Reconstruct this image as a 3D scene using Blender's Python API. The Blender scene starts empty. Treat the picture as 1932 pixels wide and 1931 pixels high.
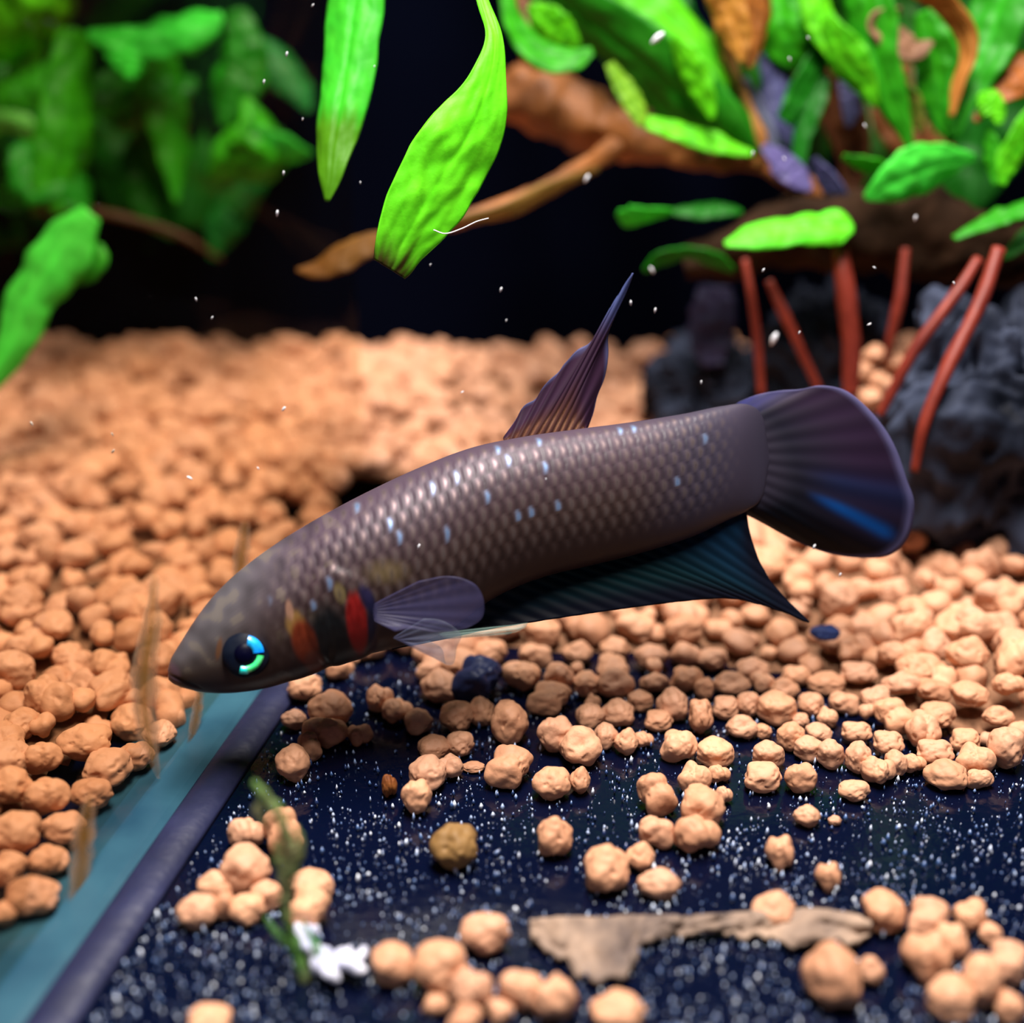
import bpy, bmesh, math, random
import numpy as np
from mathutils import Vector, noise, Matrix, Euler

# ------------------------------------------------------------------ camera, light, exposure
# working unit below is the centimetre; everything is written to Blender in metres (CM)
CM = 0.01
scene = bpy.context.scene
COL = scene.collection
F_PX, CX, CY = 2600.0, 966.0, 965.5
PITCH = math.radians(24.5)
CAM = np.array([0.0, 0.0, 6.0])
FWD = np.array([0, math.cos(PITCH), -math.sin(PITCH)])
UPV = np.array([0, math.sin(PITCH), math.cos(PITCH)])
RGT = np.array([1.0, 0, 0])

cd = bpy.data.cameras.new('camera'); cam = bpy.data.objects.new('camera', cd); COL.objects.link(cam)
cam.location = CAM * CM
cam.rotation_euler = (math.pi / 2 - PITCH, 0, 0)
cd.sensor_width = 36.0; cd.lens = 36.0 * F_PX / 1932.0
cd.clip_start = 0.002; cd.clip_end = 20
cd.dof.use_dof = True; cd.dof.focus_distance = 10.1 * CM
cd.dof.aperture_fstop = cd.lens / 3.3
scene.camera = cam

w = bpy.data.worlds.new('World'); scene.world = w; w.use_nodes = True
w.node_tree.nodes['Background'].inputs[0].default_value = (0.06, 0.14, 0.55, 1)
w.node_tree.nodes['Background'].inputs[1].default_value = 0.07

def area_light(name, loc, target, size, sy, power, color):
    l = bpy.data.lights.new(name, 'AREA'); l.shape = 'RECTANGLE'; l.size = size * CM; l.size_y = sy * CM
    l.energy = power; l.color = color
    o = bpy.data.objects.new(name, l); COL.objects.link(o)
    o.location = np.array(loc) * CM
    o.rotation_euler = (Vector(target) - Vector(loc)).to_track_quat('-Z', 'Y').to_euler()
    return o
area_light('aquarium_lamp_offscreen', (0.5, 10.0, 22), (0.3, 10.0, 0), 18, 5, 1.68, (1.0, 0.93, 0.86))

vs = scene.view_settings
vs.view_transform = 'Standard'; vs.look = 'None'; vs.gamma = 1; vs.use_curve_mapping = False
vs.exposure = 0.12

# ------------------------------------------------------------------ helpers
R = random.Random(7)
rng = np.random.default_rng(11)

def W(px, py, zc):
    """photo pixel + distance along the camera axis -> point in cm"""
    return CAM + zc * (FWD + (px - CX) / F_PX * RGT - (py - CY) / F_PX * UPV)
def on_z(px, py, z=0.0):
    d = FWD + (px - CX) / F_PX * RGT - (py - CY) / F_PX * UPV
    return CAM + d * ((z - CAM[2]) / d[2])
def proj(P):
    q = np.asarray(P) - CAM
    zc = q @ FWD
    return CX + F_PX * (q @ RGT) / zc, CY - F_PX * (q @ UPV) / zc, zc
def lerp(a, b, t): return a + (b - a) * t
def sstep(a, b, x):
    t = np.clip((np.asarray(x, float) - a) / (b - a), 0, 1); return t * t * (3 - 2 * t)
def spline(pts, n, ts=None):
    """Catmull-Rom through rows of pts, chord-length parametrised"""
    p = np.array(pts, float)
    d = np.r_[0, np.cumsum(np.maximum(np.linalg.norm(np.diff(p[:, :2], axis=0), axis=1), 1e-6))]
    d /= d[-1]
    t = np.linspace(0, 1, n) if ts is None else np.asarray(ts)
    m = np.zeros_like(p)
    for i in range(len(p)):
        a, b = max(0, i - 1), min(len(p) - 1, i + 1)
        m[i] = (p[b] - p[a]) / (d[b] - d[a])
    k = np.clip(np.searchsorted(d, t, side='right') - 1, 0, len(p) - 2)
    h = (d[k + 1] - d[k]); s = (t - d[k]) / h
    s_, h_ = s[:, None], h[:, None]
    return ((2*s_**3 - 3*s_**2 + 1) * p[k] + (s_**3 - 2*s_**2 + s_) * h_ * m[k]
            + (-2*s_**3 + 3*s_**2) * p[k + 1] + (s_**3 - s_**2) * h_ * m[k + 1])
def nz(x, y, z): return noise.noise(Vector((float(x), float(y), float(z))))

# ---- materials
def nodes_of(m):
    m.use_nodes = True; nt = m.node_tree; b = nt.nodes['Principled BSDF']
    return nt, b
def setin(b, **kw):
    for k, v in kw.items():
        k = k.replace('_', ' ')
        if k in b.inputs: b.inputs[k].default_value = v
def add(nt, typ, **kw):
    n = nt.nodes.new(typ)
    for k, v in kw.items(): setattr(n, k, v)
    return n
def noise_bump(nt, b, scale, strength, dist=0.0003, detail=4):
    tc = add(nt, 'ShaderNodeTexCoord'); tn = add(nt, 'ShaderNodeTexNoise')
    tn.inputs['Scale'].default_value = scale; tn.inputs['Detail'].default_value = detail
    nt.links.new(tc.outputs['Object'], tn.inputs['Vector'])
    bp = add(nt, 'ShaderNodeBump'); bp.inputs['Strength'].default_value = strength; bp.inputs['Distance'].default_value = dist
    nt.links.new(tn.outputs['Fac'], bp.inputs['Height']); nt.links.new(bp.outputs['Normal'], b.inputs['Normal'])
    return tn
def mat_plain(name, c1, c2=None, rough=0.6, scale=300, bump=0.4, dist=0.0003, spec=0.3, **kw):
    m = bpy.data.materials.new(name); nt, b = nodes_of(m)
    setin(b, Roughness=rough, Specular_IOR_Level=spec, **kw)
    tn = noise_bump(nt, b, scale, bump, dist)
    r = add(nt, 'ShaderNodeValToRGB')
    r.color_ramp.elements[0].color = (*c1, 1); r.color_ramp.elements[1].color = (*(c2 or c1), 1)
    r.color_ramp.elements[0].position = 0.3; r.color_ramp.elements[1].position = 0.7
    nt.links.new(tn.outputs['Fac'], r.inputs['Fac']); nt.links.new(r.outputs['Color'], b.inputs['Base Color'])
    return m
def mat_attr(name, rough=0.5, spec=0.4, transl=0.0, bump=0.0, scale=400, dist=0.0002, alpha=1.0, **kw):
    """colour from the mesh's own colour attribute; optional light passing through"""
    m = bpy.data.materials.new(name); nt, b = nodes_of(m)
    setin(b, Roughness=rough, Specular_IOR_Level=spec, **kw)
    a = add(nt, 'ShaderNodeVertexColor'); a.layer_name = 'Col'
    nt.links.new(a.outputs['Color'], b.inputs['Base Color'])
    if bump: noise_bump(nt, b, scale, bump, dist)
    out = nt.nodes['Material Output']; sh = b.outputs[0]
    if transl:
        tr = add(nt, 'ShaderNodeBsdfTranslucent'); nt.links.new(a.outputs['Color'], tr.inputs['Color'])
        mx = add(nt, 'ShaderNodeMixShader'); mx.inputs[0].default_value = transl
        nt.links.new(sh, mx.inputs[1]); nt.links.new(tr.outputs[0], mx.inputs[2]); sh = mx.outputs[0]
    if alpha < 1:
        tp = add(nt, 'ShaderNodeBsdfTransparent'); mx = add(nt, 'ShaderNodeMixShader'); mx.inputs[0].default_value = alpha
        nt.links.new(tp.outputs[0], mx.inputs[1]); nt.links.new(sh, mx.inputs[2]); sh = mx.outputs[0]
    nt.links.new(sh, out.inputs['Surface'])
    return m

# ---- objects
def tag(o, label=None, cat=None, group=None, kind=None):
    if label: o['label'] = label
    if cat: o['category'] = cat
    if group: o['group'] = group
    if kind: o['kind'] = kind
    return o
def link_mesh(name, V, Fs, mat, base=(0, 0, 0), parent=None, col=None, smooth=True):
    me = bpy.data.meshes.new(name)
    V = (np.asarray(V, float) - np.asarray(base, float)) * CM
    if isinstance(Fs, np.ndarray):
        nf, k = Fs.shape
        me.vertices.add(len(V)); me.vertices.foreach_set('co', V.ravel().astype(np.float32))
        me.loops.add(nf * k); me.loops.foreach_set('vertex_index', Fs.ravel().astype(np.int32))
        me.polygons.add(nf); me.polygons.foreach_set('loop_start', np.arange(0, nf * k, k, dtype=np.int32))
        me.update(calc_edges=True)
    else:
        me.from_pydata([tuple(v) for v in V], [], [tuple(f) for f in Fs])
    if smooth: me.polygons.foreach_set('use_smooth', np.ones(len(me.polygons), bool))
    if col is not None:
        c = np.ones((len(V), 4), np.float32); c[:, :np.shape(col)[-1]] = col
        at = me.color_attributes.new('Col', 'FLOAT_COLOR', 'POINT'); at.data.foreach_set('color', c.ravel())
    if mat: me.materials.append(mat)
    me.validate(); me.update()
    o = bpy.data.objects.new(name, me); COL.objects.link(o)
    if parent is not None: o.parent = parent
    else: o.location = np.asarray(base, float) * CM
    return o
def empty(name, base, label, cat, group=None):
    o = bpy.data.objects.new(name, None); COL.objects.link(o); o.location = np.asarray(base) * CM
    o.empty_display_size = 0.005
    return tag(o, label, cat, group)
def grid_faces(n, m, wrap=False):
    i = np.arange(n - 1)[:, None]; j = np.arange(m if wrap else m - 1)[None, :]
    a = i * m + j; b = i * m + (j + 1) % m
    return np.stack([a, b, b + m, a + m], -1).reshape(-1, 4)
def thick_sheet(G, N, t):
    """grid G[n,m,3] with normals N -> closed thin solid (verts, faces, index of source grid vert)"""
    n, m, _ = G.shape
    A = (G + N * t / 2).reshape(-1, 3); B = (G - N * t / 2).reshape(-1, 3); k = n * m
    f1 = grid_faces(n, m); f2 = f1[:, ::-1] + k
    idx = np.arange(k).reshape(n, m)
    rim = np.r_[idx[0, :], idx[1:, -1], idx[-1, -2::-1], idx[-2:0:-1, 0]]
    r2 = np.roll(rim, -1)
    f3 = np.stack([rim, rim + k, r2 + k, r2], -1)
    return np.r_[A, B], np.r_[f1, f2, f3], np.r_[np.arange(k), np.arange(k)]
def grid_normals(G):
    du = np.gradient(G, axis=0); dv = np.gradient(G, axis=1)
    N = np.cross(du, dv); return N / np.maximum(np.linalg.norm(N, axis=2, keepdims=True), 1e-9)
def tube(P, rad, k=10, rough=0.0, seed=0, freq=3.0):
    """closed tube through points P (n,3), radii rad (n,)"""
    n = len(P); T = np.gradient(P, axis=0); T /= np.linalg.norm(T, axis=1, keepdims=True)
    ref = np.array([0.13, -0.9, 0.4]); V = []
    for i in range(n):
        s = np.cross(T[i], ref); s /= np.linalg.norm(s); u = np.cross(s, T[i])
        for j in range(k):
            a = 2 * math.pi * j / k
            d = math.cos(a) * s + math.sin(a) * u
            r = rad[i]
            if rough:
                q = P[i] * freq + d * 0.7
                r *= 1 + rough * (nz(*(q + seed)) + 0.5 * nz(*(q * 2.3 + seed)))
            V.append(P[i] + d * r)
    Fs = [tuple(f) for f in grid_faces(n, k, True)]
    V += [P[0], P[-1]]; a, b = len(V) - 2, len(V) - 1
    for j in range(k):
        Fs.append((a, (j + 1) % k, j)); Fs.append((b, (n - 1) * k + j, (n - 1) * k + (j + 1) % k))
    return np.array(V), Fs

# ------------------------------------------------------------------ the setting: floor, glass, back wall
BACK_Y = on_z(900, 655, 0.55)[1]
# black glossy bottom
m = bpy.data.materials.new('black_bottom'); nt, b = nodes_of(m)
setin(b, Base_Color=(0.0008, 0.0022, 0.0120, 1), Roughness=0.14, Specular_IOR_Level=0.45)
noise_bump(nt, b, 900, 0.25, 0.0002)
M_FLOOR = m
def box(x0, x1, y0, y1, z0, z1):
    V = [(x, y, z) for z in (z0, z1) for y in (y0, y1) for x in (x0, x1)]
    return V, [(0, 2, 3, 1), (4, 5, 7, 6), (0, 1, 5, 4), (2, 6, 7, 3), (0, 4, 6, 2), (1, 3, 7, 5)]
V, Fs = box(-40, 40, -6, BACK_Y + 1, -1, 0)
tag(link_mesh('floor', V, Fs, M_FLOOR, smooth=False), 'black glossy tank bottom sprinkled with glitter', 'floor', kind='structure')
M_BACK = mat_plain('black_back', (0.0004, 0.0009, 0.0045), (0.0007, 0.0014, 0.006), rough=0.9, scale=40, bump=0.1, spec=0.02)
V, Fs = box(-40, 40, BACK_Y, BACK_Y + 1, 0, 40)
tag(link_mesh('wall_back', V, Fs, M_BACK, smooth=False), 'dark navy back wall of the aquarium', 'wall', kind='structure')

# glass pane on the left, running away from the camera
PA, PB = on_z(30, 1790)[:2], on_z(392, 1318)[:2]
PD = (PB - PA) / np.linalg.norm(PB - PA); PN = np.array([PD[1], -PD[0]])      # PN points to the fish side
P0 = PA - PD * 9; L_PANE = 9 + np.linalg.norm(PB - PA) + 3.9
def pane_x(y): return PA[0] + (y - PA[1]) * PD[0] / PD[1]
def strip(prof, l0, l1, off=0.0, n=2):
    """extrude a (side, z) profile along the pane"""
    V, k = [], len(prof)
    for t in np.linspace(l0, l1, n):
        for s, z in prof:
            q = P0 + PD * t + PN * (s + off); V.append((q[0], q[1], z))
    Fs = [tuple(f) for f in grid_faces(n, k, True)] + [tuple(range(k))[::-1], tuple(range((n - 1) * k, n * k))]
    return V, Fs
m = bpy.data.materials.new('film_glass'); m.use_nodes = True; nt = m.node_tree; nt.nodes.remove(nt.nodes['Principled BSDF'])
out = nt.nodes['Material Output']
tp = add(nt, 'ShaderNodeBsdfTransparent'); gl = add(nt, 'ShaderNodeBsdfGlossy'); gl.inputs['Roughness'].default_value = 0.05
df = add(nt, 'ShaderNodeBsdfDiffuse'); df.inputs['Color'].default_value = (0.22, 0.13, 0.05, 1)
tc = add(nt, 'ShaderNodeTexCoord'); sx = add(nt, 'ShaderNodeSeparateXYZ'); nt.links.new(tc.outputs['Object'], sx.inputs[0])
tn = add(nt, 'ShaderNodeTexNoise'); tn.inputs['Scale'].default_value = 60; nt.links.new(tc.outputs['Object'], tn.inputs['Vector'])
# algae film: patchy brown staining of the whole pane
cm = add(nt, 'ShaderNodeMix', data_type='RGBA'); cm.inputs[6].default_value = (0.97, 0.97, 0.98, 1); cm.inputs[7].default_value = (0.80, 0.73, 0.61, 1)
nt.links.new(tn.outputs['Fac'], cm.inputs[0]); nt.links.new(cm.outputs[2], tp.inputs['Color'])
m1 = add(nt, 'ShaderNodeMixShader'); m1.inputs[0].default_value = 0.003
nt.links.new(tp.outputs[0], m1.inputs[1]); nt.links.new(df.outputs[0], m1.inputs[2])
m2 = add(nt, 'ShaderNodeMixShader'); m2.inputs[0].default_value = 0.012
nt.links.new(m1.outputs[0], m2.inputs[1]); nt.links.new(gl.outputs[0], m2.inputs[2]); nt.links.new(m2.outputs[0], out.inputs['Surface'])
M_GLASS = m
V, Fs = strip([(0, 0), (0.12, 0), (0.12, 14), (0, 14)], 0, L_PANE)
wl = tag(link_mesh('wall_left', V, Fs, M_GLASS, smooth=False), 'clear glass side pane with a brown algae film', 'glass pane', kind='structure')
# pale teal glass foot and dark navy silicone bead along the bottom of the pane
M_TEAL = mat_plain('teal_glass', (0.010, 0.042, 0.075), (0.030, 0.095, 0.135), rough=0.25, scale=120, bump=0.2, spec=0.5)
V, Fs = strip([(-0.40, 0.0), (0.30, 0.0), (0.30, 0.02), (0.24, 0.05), (0.05, 0.07), (-0.20, 0.06), (-0.40, 0.02)], 0, L_PANE - 0.4, off=0.10, n=40)
tag(link_mesh('trim_1', V, Fs, M_TEAL, smooth=False), 'pale teal glass strip along the foot of the side pane', 'trim', kind='structure')
M_SIL = mat_plain('silicone', (0.006, 0.008, 0.030), (0.016, 0.019, 0.06), rough=0.45, scale=220, bump=0.8, dist=0.0004, spec=0.4)
prof = [(0.0, 0.0), (0.30, 0.0), (0.28, 0.03), (0.20, 0.06), (0.10, 0.07), (0.02, 0.05), (0.0, 0.04)]
V, Fs = strip(prof, 0, L_PANE - 0.4, off=0.40, n=80)
tag(link_mesh('trim_2', V, Fs, M_SIL, smooth=True), 'dark navy silicone bead beside the teal glass strip', 'trim', kind='structure')
SIL_OFF = 0.72

# ------------------------------------------------------------------ pebbles
m = bpy.data.materials.new('clay'); nt, b = nodes_of(m)
setin(b, Roughness=0.62, Specular_IOR_Level=0.35)
oi = add(nt, 'ShaderNodeObjectInfo'); ge = add(nt, 'ShaderNodeNewGeometry')
sm = add(nt, 'ShaderNodeMath', operation='ADD'); nt.links.new(oi.outputs['Random'], sm.inputs[0]); nt.links.new(ge.outputs['Random Per Island'], sm.inputs[1])
fr = add(nt, 'ShaderNodeMath', operation='FRACT'); nt.links.new(sm.outputs[0], fr.inputs[0])
rp = add(nt, 'ShaderNodeValToRGB'); nt.links.new(fr.outputs[0], rp.inputs['Fac'])
el = rp.color_ramp.elements
el[0].position = 0.0; el[0].color = (0.47, 0.225, 0.125, 1); el[1].position = 1.0; el[1].color = (0.66, 0.335, 0.19, 1)
e = el.new(0.35); e.color = (0.60, 0.30, 0.17, 1); e = el.new(0.7); e.color = (0.55, 0.285, 0.175, 1)
tc = add(nt, 'ShaderNodeTexCoord'); tn = add(nt, 'ShaderNodeTexNoise'); tn.inputs['Scale'].default_value = 2.2; tn.inputs['Detail'].default_value = 5
nt.links.new(tc.outputs['Object'], tn.inputs['Vector'])
st = add(nt, 'ShaderNodeMapRange'); st.inputs['From Min'].default_value = 0.60; st.inputs['From Max'].default_value = 0.80; nt.links.new(tn.outputs['Fac'], st.inputs['Value'])
sc = add(nt, 'ShaderNodeMath', operation='MULTIPLY'); sc.inputs[1].default_value = 0.6; nt.links.new(st.outputs[0], sc.inputs[0])
mx = add(nt, 'ShaderNodeMix', data_type='RGBA'); nt.links.new(sc.outputs[0], mx.inputs[0]); nt.links.new(rp.outputs[0], mx.inputs[6])
mx.inputs[7].default_value = (0.20, 0.10, 0.045, 1); nt.links.new(mx.outputs[2], b.inputs['Base Color'])
M_CLAY = m
# fine pores: relief in the object's own metres
geo = add(nt, 'ShaderNodeNewGeometry')
t2 = add(nt, 'ShaderNodeTexNoise'); t2.inputs['Scale'].default_value = 2600; t2.inputs['Detail'].default_value = 3
nt.links.new(geo.outputs['Position'], t2.inputs['Vector'])
bp = add(nt, 'ShaderNodeBump'); bp.inputs['Strength'].default_value = 0.35; bp.inputs['Distance'].default_value = 0.00012
nt.links.new(t2.outputs['Fac'], bp.inputs['Height']); nt.links.new(bp.outputs['Normal'], b.inputs['Normal'])

def ico(sub):
    bm = bmesh.new(); bmesh.ops.create_icosphere(bm, subdivisions=sub, radius=1.0)
    V = np.array([v.co[:] for v in bm.verts]); Fs = np.array([[v.index for v in f.verts] for f in bm.faces]); bm.free()
    return V, Fs
ICO3, ICO4 = ico(3), ico(5)
def lump(V, seed, kind):
    r = random.Random(seed); out = []
    lobes = []
    if kind:                                          # two or three grains grown together
        for _ in range(kind):
            a = r.uniform(0, 6.28); c = np.array([math.cos(a), math.sin(a), r.uniform(-.35, .35)]) * r.uniform(.35, .55)
            lobes.append((c, r.uniform(.5, .72)))
    off = np.array([seed * 3.7, seed * 1.3, -seed * 2.1])
    for v in V:
        rad = 0.86
        if lobes:
            rad = 0.6
            for c, q in lobes:
                bq = v @ c; disc = bq * bq - (c @ c) + q * q
                if disc > 0:
                    rad = max(rad, bq + math.sqrt(disc))
        n1 = nz(*(v * 1.15 + off)); n2 = nz(*(v * 2.6 + off * 1.7)); n3 = nz(*(v * 6.0 + off))
        pit = float(sstep(0.30, 0.55, nz(*(v * 2.9 - off))))
        rad *= 1 + 0.24 * n1 + 0.075 * n2 + 0.012 * n3 - 0.07 * pit
        out.append(v * rad)
    out = np.array(out); out -= (out.max(0) + out.min(0)) / 2
    return out / (np.abs(out).max(0))                 # fills the unit box
KINDS = [0, 0, 2, 0, 3, 0, 2, 0, 0, 2, 0, 3, 0, 2]
HI = [lump(ICO4[0], s + 1, k) for s, k in enumerate(KINDS)]
LO = [lump(ICO3[0], s + 1, k) for s, k in enumerate(KINDS)]
HI_ME = []
for k, V in enumerate(HI):
    o = link_mesh('pebble', V / CM, ICO4[1], M_CLAY)
    HI_ME.append(o.data); bpy.data.objects.remove(o)

# grains read off the photograph: centre x, y, width, height (px) and their distance from what they touch
HAND = [
 (465,1572,70,70),(535,1572,85,95),(462,1640,96,92),(408,1668,66,56),(585,1672,92,56),(372,1720,76,68),(422,1702,52,70),(468,1716,70,60),(502,1692,62,60),(580,1718,84,86),
 (915,1763,98,78),(742,1820,85,82),(830,1828,106,106),(890,1868,82,90),(984,1868,84,86),(1046,1884,86,96),(1166,1905,106,66),(945,1910,54,44),(822,1894,52,44),(878,1926,70,56),(395,1922,80,50),
 (1047,1578,68,85),(1145,1637,86,95),(1208,1617,58,58),(1243,1668,84,62),(1238,1568,68,65),(1315,1572,92,78),(1326,1522,86,84),(1240,1500,76,80),(1366,1500,34,40),
 (1472,1610,55,64),(1563,1655,50,52),(1522,1540,52,44),(1575,1548,26,20),(1612,1493,62,40),(1510,1468,65,62),
 (1460,1715,86,64),(1668,1720,80,82),(1752,1735,88,76),(1750,1805,96,86),(1795,1778,60,80),(1830,1730,60,66),(1868,1760,46,40),(1570,1840,112,122),(1642,1832,50,60),(1795,1885,90,86),(1850,1850,72,110),(1902,1815,84,70),(1905,1900,60,60),
 (575,1297,66,56),(622,1345,88,76),(612,1380,86,62),(555,1358,50,40),(553,1440,68,76),(588,1405,50,56),(678,1387,52,36),(638,1262,60,46),(720,1322,52,62),(748,1338,60,52),(790,1363,56,50),(830,1295,76,60),(815,1262,60,46),
 (866,1352,66,62),(902,1345,56,56),(962,1362,72,90),(786,1503,58,72),(808,1460,72,66),(845,1448,58,48),(868,1405,56,50),(820,1412,66,46),(893,1448,44,18),(960,1447,94,72),(1040,1478,74,62),(1094,1473,42,54),
 (1095,1408,82,78),(1048,1385,72,74),(1036,1318,88,56),(1144,1390,46,52),(1182,1400,48,56),(1166,1345,64,52),(1115,1352,58,50),(984,1275,76,62),(1055,1280,60,68),(1106,1292,54,48),(1160,1290,76,64),(1208,1322,50,40),(1266,1333,62,66),(1280,1405,72,62),(1234,1288,56,40),(1118,1326,32,30),(1246,1356,56,38),(1214,1395,40,34),
 (1295,1280,66,50),(1322,1352,46,74),(1328,1300,40,48),(1370,1335,54,44),(1412,1330,46,52),(1466,1335,76,62),(1350,1420,72,56),(1310,1468,66,56),(1356,1460,46,40),(1380,1290,72,46),(1450,1425,62,56),(1440,1466,74,56),(1400,1372,60,46),(1440,1380,34,30),(1494,1392,54,56),(1526,1412,58,48),(1566,1422,52,58),(1545,1384,50,38),(1530,1330,50,46),(1592,1325,56,44),(1652,1320,56,50),(1560,1354,40,36),(1510,1360,32,30),(1616,1382,58,42),(1676,1402,58,46),(1690,1352,78,62),(1622,1432,50,60),(1656,1452,66,56),(1692,1440,42,52),(1722,1440,50,40),(1764,1420,70,52),(1785,1462,84,54),(1840,1436,76,56),(1846,1466,54,38),(1822,1398,60,48),(1900,1412,72,86),(1884,1352,58,40),
 (1345,1245,60,44),(1420,1262,64,46),(1500,1275,60,44),(1010,1235,64,48),(1090,1232,60,46),(1230,1240,66,48),(1160,1222,58,42),(925,1232,66,50),
 (1560,1290,72,40),(1620,1270,70,42),(1480,1300,56,42),(1440,1290,50,40),(1700,1290,74,46),(1770,1350,70,48),(1760,1300,64,42),(1830,1310,70,46),(1905,1290,66,46),
]
YB_X = [380, 470, 600, 760, 900, 1250, 1400, 1500, 1700, 1932, 2600]
YB_Y = [1215, 1232, 1238, 1238, 1255, 1268, 1292, 1310, 1400, 1432, 1440]
def bed_edge(px): return np.interp(px, YB_X, YB_Y)
def bed_h(x, y):
    """height of the gravel bed (cm), from the front edge of the bed backwards"""
    if x < pane_x(y) and y > P0[1] + PD[1] * (L_PANE - 0.6):
        return 0.30 + 0.25 * float(sstep(12, 17, y))
    if x < pane_x(y):
        return (0.06 + 0.16 * float(sstep(0.1, 0.9, pane_x(y) - x))) + 0.25 * float(sstep(9, 15, y)) * float(sstep(0.1, 1.2, pane_x(y) - x))
    px, py, _ = proj((x, y, 0.0))
    d = bed_edge(px) - py
    h = 0.30 * float(sstep(-10, 260, d)) + 0.25 * float(sstep(12, 17, y)) 
    return h + 0.06 * nz(x * 0.6, y * 0.6, 2.0)
HAND += [(56,1692,100,80),(14,1640,74,62),(92,1622,84,60),(28,1572,100,84),(120,1562,82,62),(172,1500,84,62),(10,1722,60,50),(205,1448,92,70),(255,1428,70,58),(90,1500,96,74),(160,1400,104,66),(82,1428,80,64),(20,1480,84,70),(300,1385,66,52)]   # behind the pane
peb = []                                              # x, y, z, rx, ry, rz, zone, hand
for (cx, cy, pw, ph) in HAND:
    zc = 10.0
    for _ in range(4):
        rz = ph / 2 * zc / F_PX * 0.98
        P = on_z(cx, cy, rz * 0.92 + max(0.0, bed_h(*on_z(cx, cy, 0.1)[:2]) * (1 if cy < bed_edge(cx) + 60 or cx < 310 else 0)))
        zc = proj(P)[2]
    rx = pw / 2 * zc / F_PX
    peb.append([P[0], P[1], P[2], rx, (rx + rz) / 2 * R.uniform(.9, 1.1), rz, 'left' if P[0] < pane_x(P[1]) else 'floor' if cy > bed_edge(cx) + 130 or cx < 700 or cy > 1480 else 'right', 1])
# loosen the hand-read grains so that neighbours touch instead of sinking into each other
for it in range(30):
    for i in range(len(peb)):
        for j in range(i):
            a, c = peb[i], peb[j]
            dx, dy = a[0] - c[0], a[1] - c[1]; dd = math.hypot(dx, dy) + 1e-6
            need = 0.80 * ((a[3] + a[4]) / 2 + (c[3] + c[4]) / 2)
            if dd < need:
                s = (need - dd) * 0.18 / dd
                a[0] += dx * s * .6; a[1] += dy * s; c[0] -= dx * s * .6; c[1] -= dy * s
hand_xy = np.array([(q[0], q[1], q[3]) for q in peb])
Y_BACK = BACK_Y - 0.15
def fill(zone, x0, x1, y0, y1, step):
    row = 0; y = y0
    while y < y1:
        x = x0 + (step / 2 if row % 2 else 0)
        while x < x1:
            X = x + R.uniform(-.38, .38) * step; Y = y + R.uniform(-.38, .38) * step
            x += step
            px, py, zc = proj((X, Y, 0.2))
            if px < -420 or px > 2350: continue
            pxx = pane_x(Y)
            if zone == 'left':
                if X > pxx - 0.04: continue
                if py > np.interp(px, [-400, 0, 100, 200, 300], [1740, 1740, 1720, 1660, 1560]): continue
            else:
                if Y < P0[1] + PD[1] * L_PANE and X < pxx + SIL_OFF + 0.1: continue
                if py > bed_edge(px) - 12: continue
            r = 0.5 * step * R.uniform(.84, 1.36) * (1.0 if R.random() < .86 else 0.6)
            r *= R.uniform(0.9, 1.1)
            if np.any(np.hypot(hand_xy[:, 0] - X, hand_xy[:, 1] - Y) < 0.75 * (hand_xy[:, 2] + r)): continue
            h = bed_h(X, Y)
            z = h + R.uniform(-.09, .15)
            peb.append([X, Y, max(z, r * 0.85), r * R.uniform(.9, 1.3), r * R.uniform(.85, 1.15), r * R.uniform(.75, 1.0), zone, 0])
        y += step * 0.86; row += 1
fill('right', -6, 10, 8, Y_BACK, 0.255)
fill('left', -9, 0, 6.5, Y_BACK, 0.262)
vis = []
for i, q in enumerate(peb):
    px, py, zc = proj(q[:3]); rp_ = q[3] * F_PX / zc
    if -10 < px < 1942 and -10 < py < 1941:
        behind_fish = (420 < px < 1420) and (np.interp(px, [420, 700, 960, 1420], [1110, 935, 835, 770]) < py < np.interp(px, [420, 520, 700, 940, 1420], [1290, 1270, 1210, 1170, 1120]))
        if not behind_fish or q[7]: vis.append((q[7] * 1000 + rp_, i))
vis.sort(reverse=True)
single = set(i for _, i in vis[:298])
def pebble_label(q):
    px, py, zc = proj(q[:3]); sz = 'large' if q[3] * F_PX / zc > 40 else 'small' if q[3] * F_PX / zc < 26 else 'mid-sized'
    if q[6] == 'floor':
        if px < 660 and py > 1500: return (f'{sz} tan clay pebble clustered around the green algae strand', f'{sz} pebbles around the algae strand')
        if px < 700: return (f'{sz} tan clay pebble on black floor under the fish head', f'{sz} pebbles under the fish head')
        if 1420 < px < 1500 and 1680 < py < 1750: return ('tan clay pebble resting on top of the torn leaf flake', None)
        if py > 1680 and px > 1540: return (f'{sz} tan clay pebble bunched at the narrow end of the torn leaf flake', f'{sz} pebbles at the narrow end of the leaf flake')
        if py > 1720: return (f'{sz} tan clay pebble between white fluff and wide end of the leaf flake', f'{sz} pebbles between fluff and leaf flake')
        if px > 1420: return (f'{sz} tan clay pebble lying alone on glitter behind the torn leaf flake', f'{sz} lone pebbles behind the leaf flake')
        return (f'{sz} tan clay pebble on open black floor around the olive brown pebble', f'{sz} pebbles on the open black floor')
    if q[6] == 'left': return (f'{sz} tan clay pebble in the gravel bed behind the glass side pane', f'{sz} pebbles behind the glass pane')
    if px > 1480: return (f'{sz} tan clay pebble at gravel edge in front of the large lava rock', f'{sz} gravel edge pebbles before the large rock')
    return (f'{sz} tan clay pebble at the gravel edge beneath the anal fin', f'{sz} gravel edge pebbles beneath the anal fin')
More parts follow.
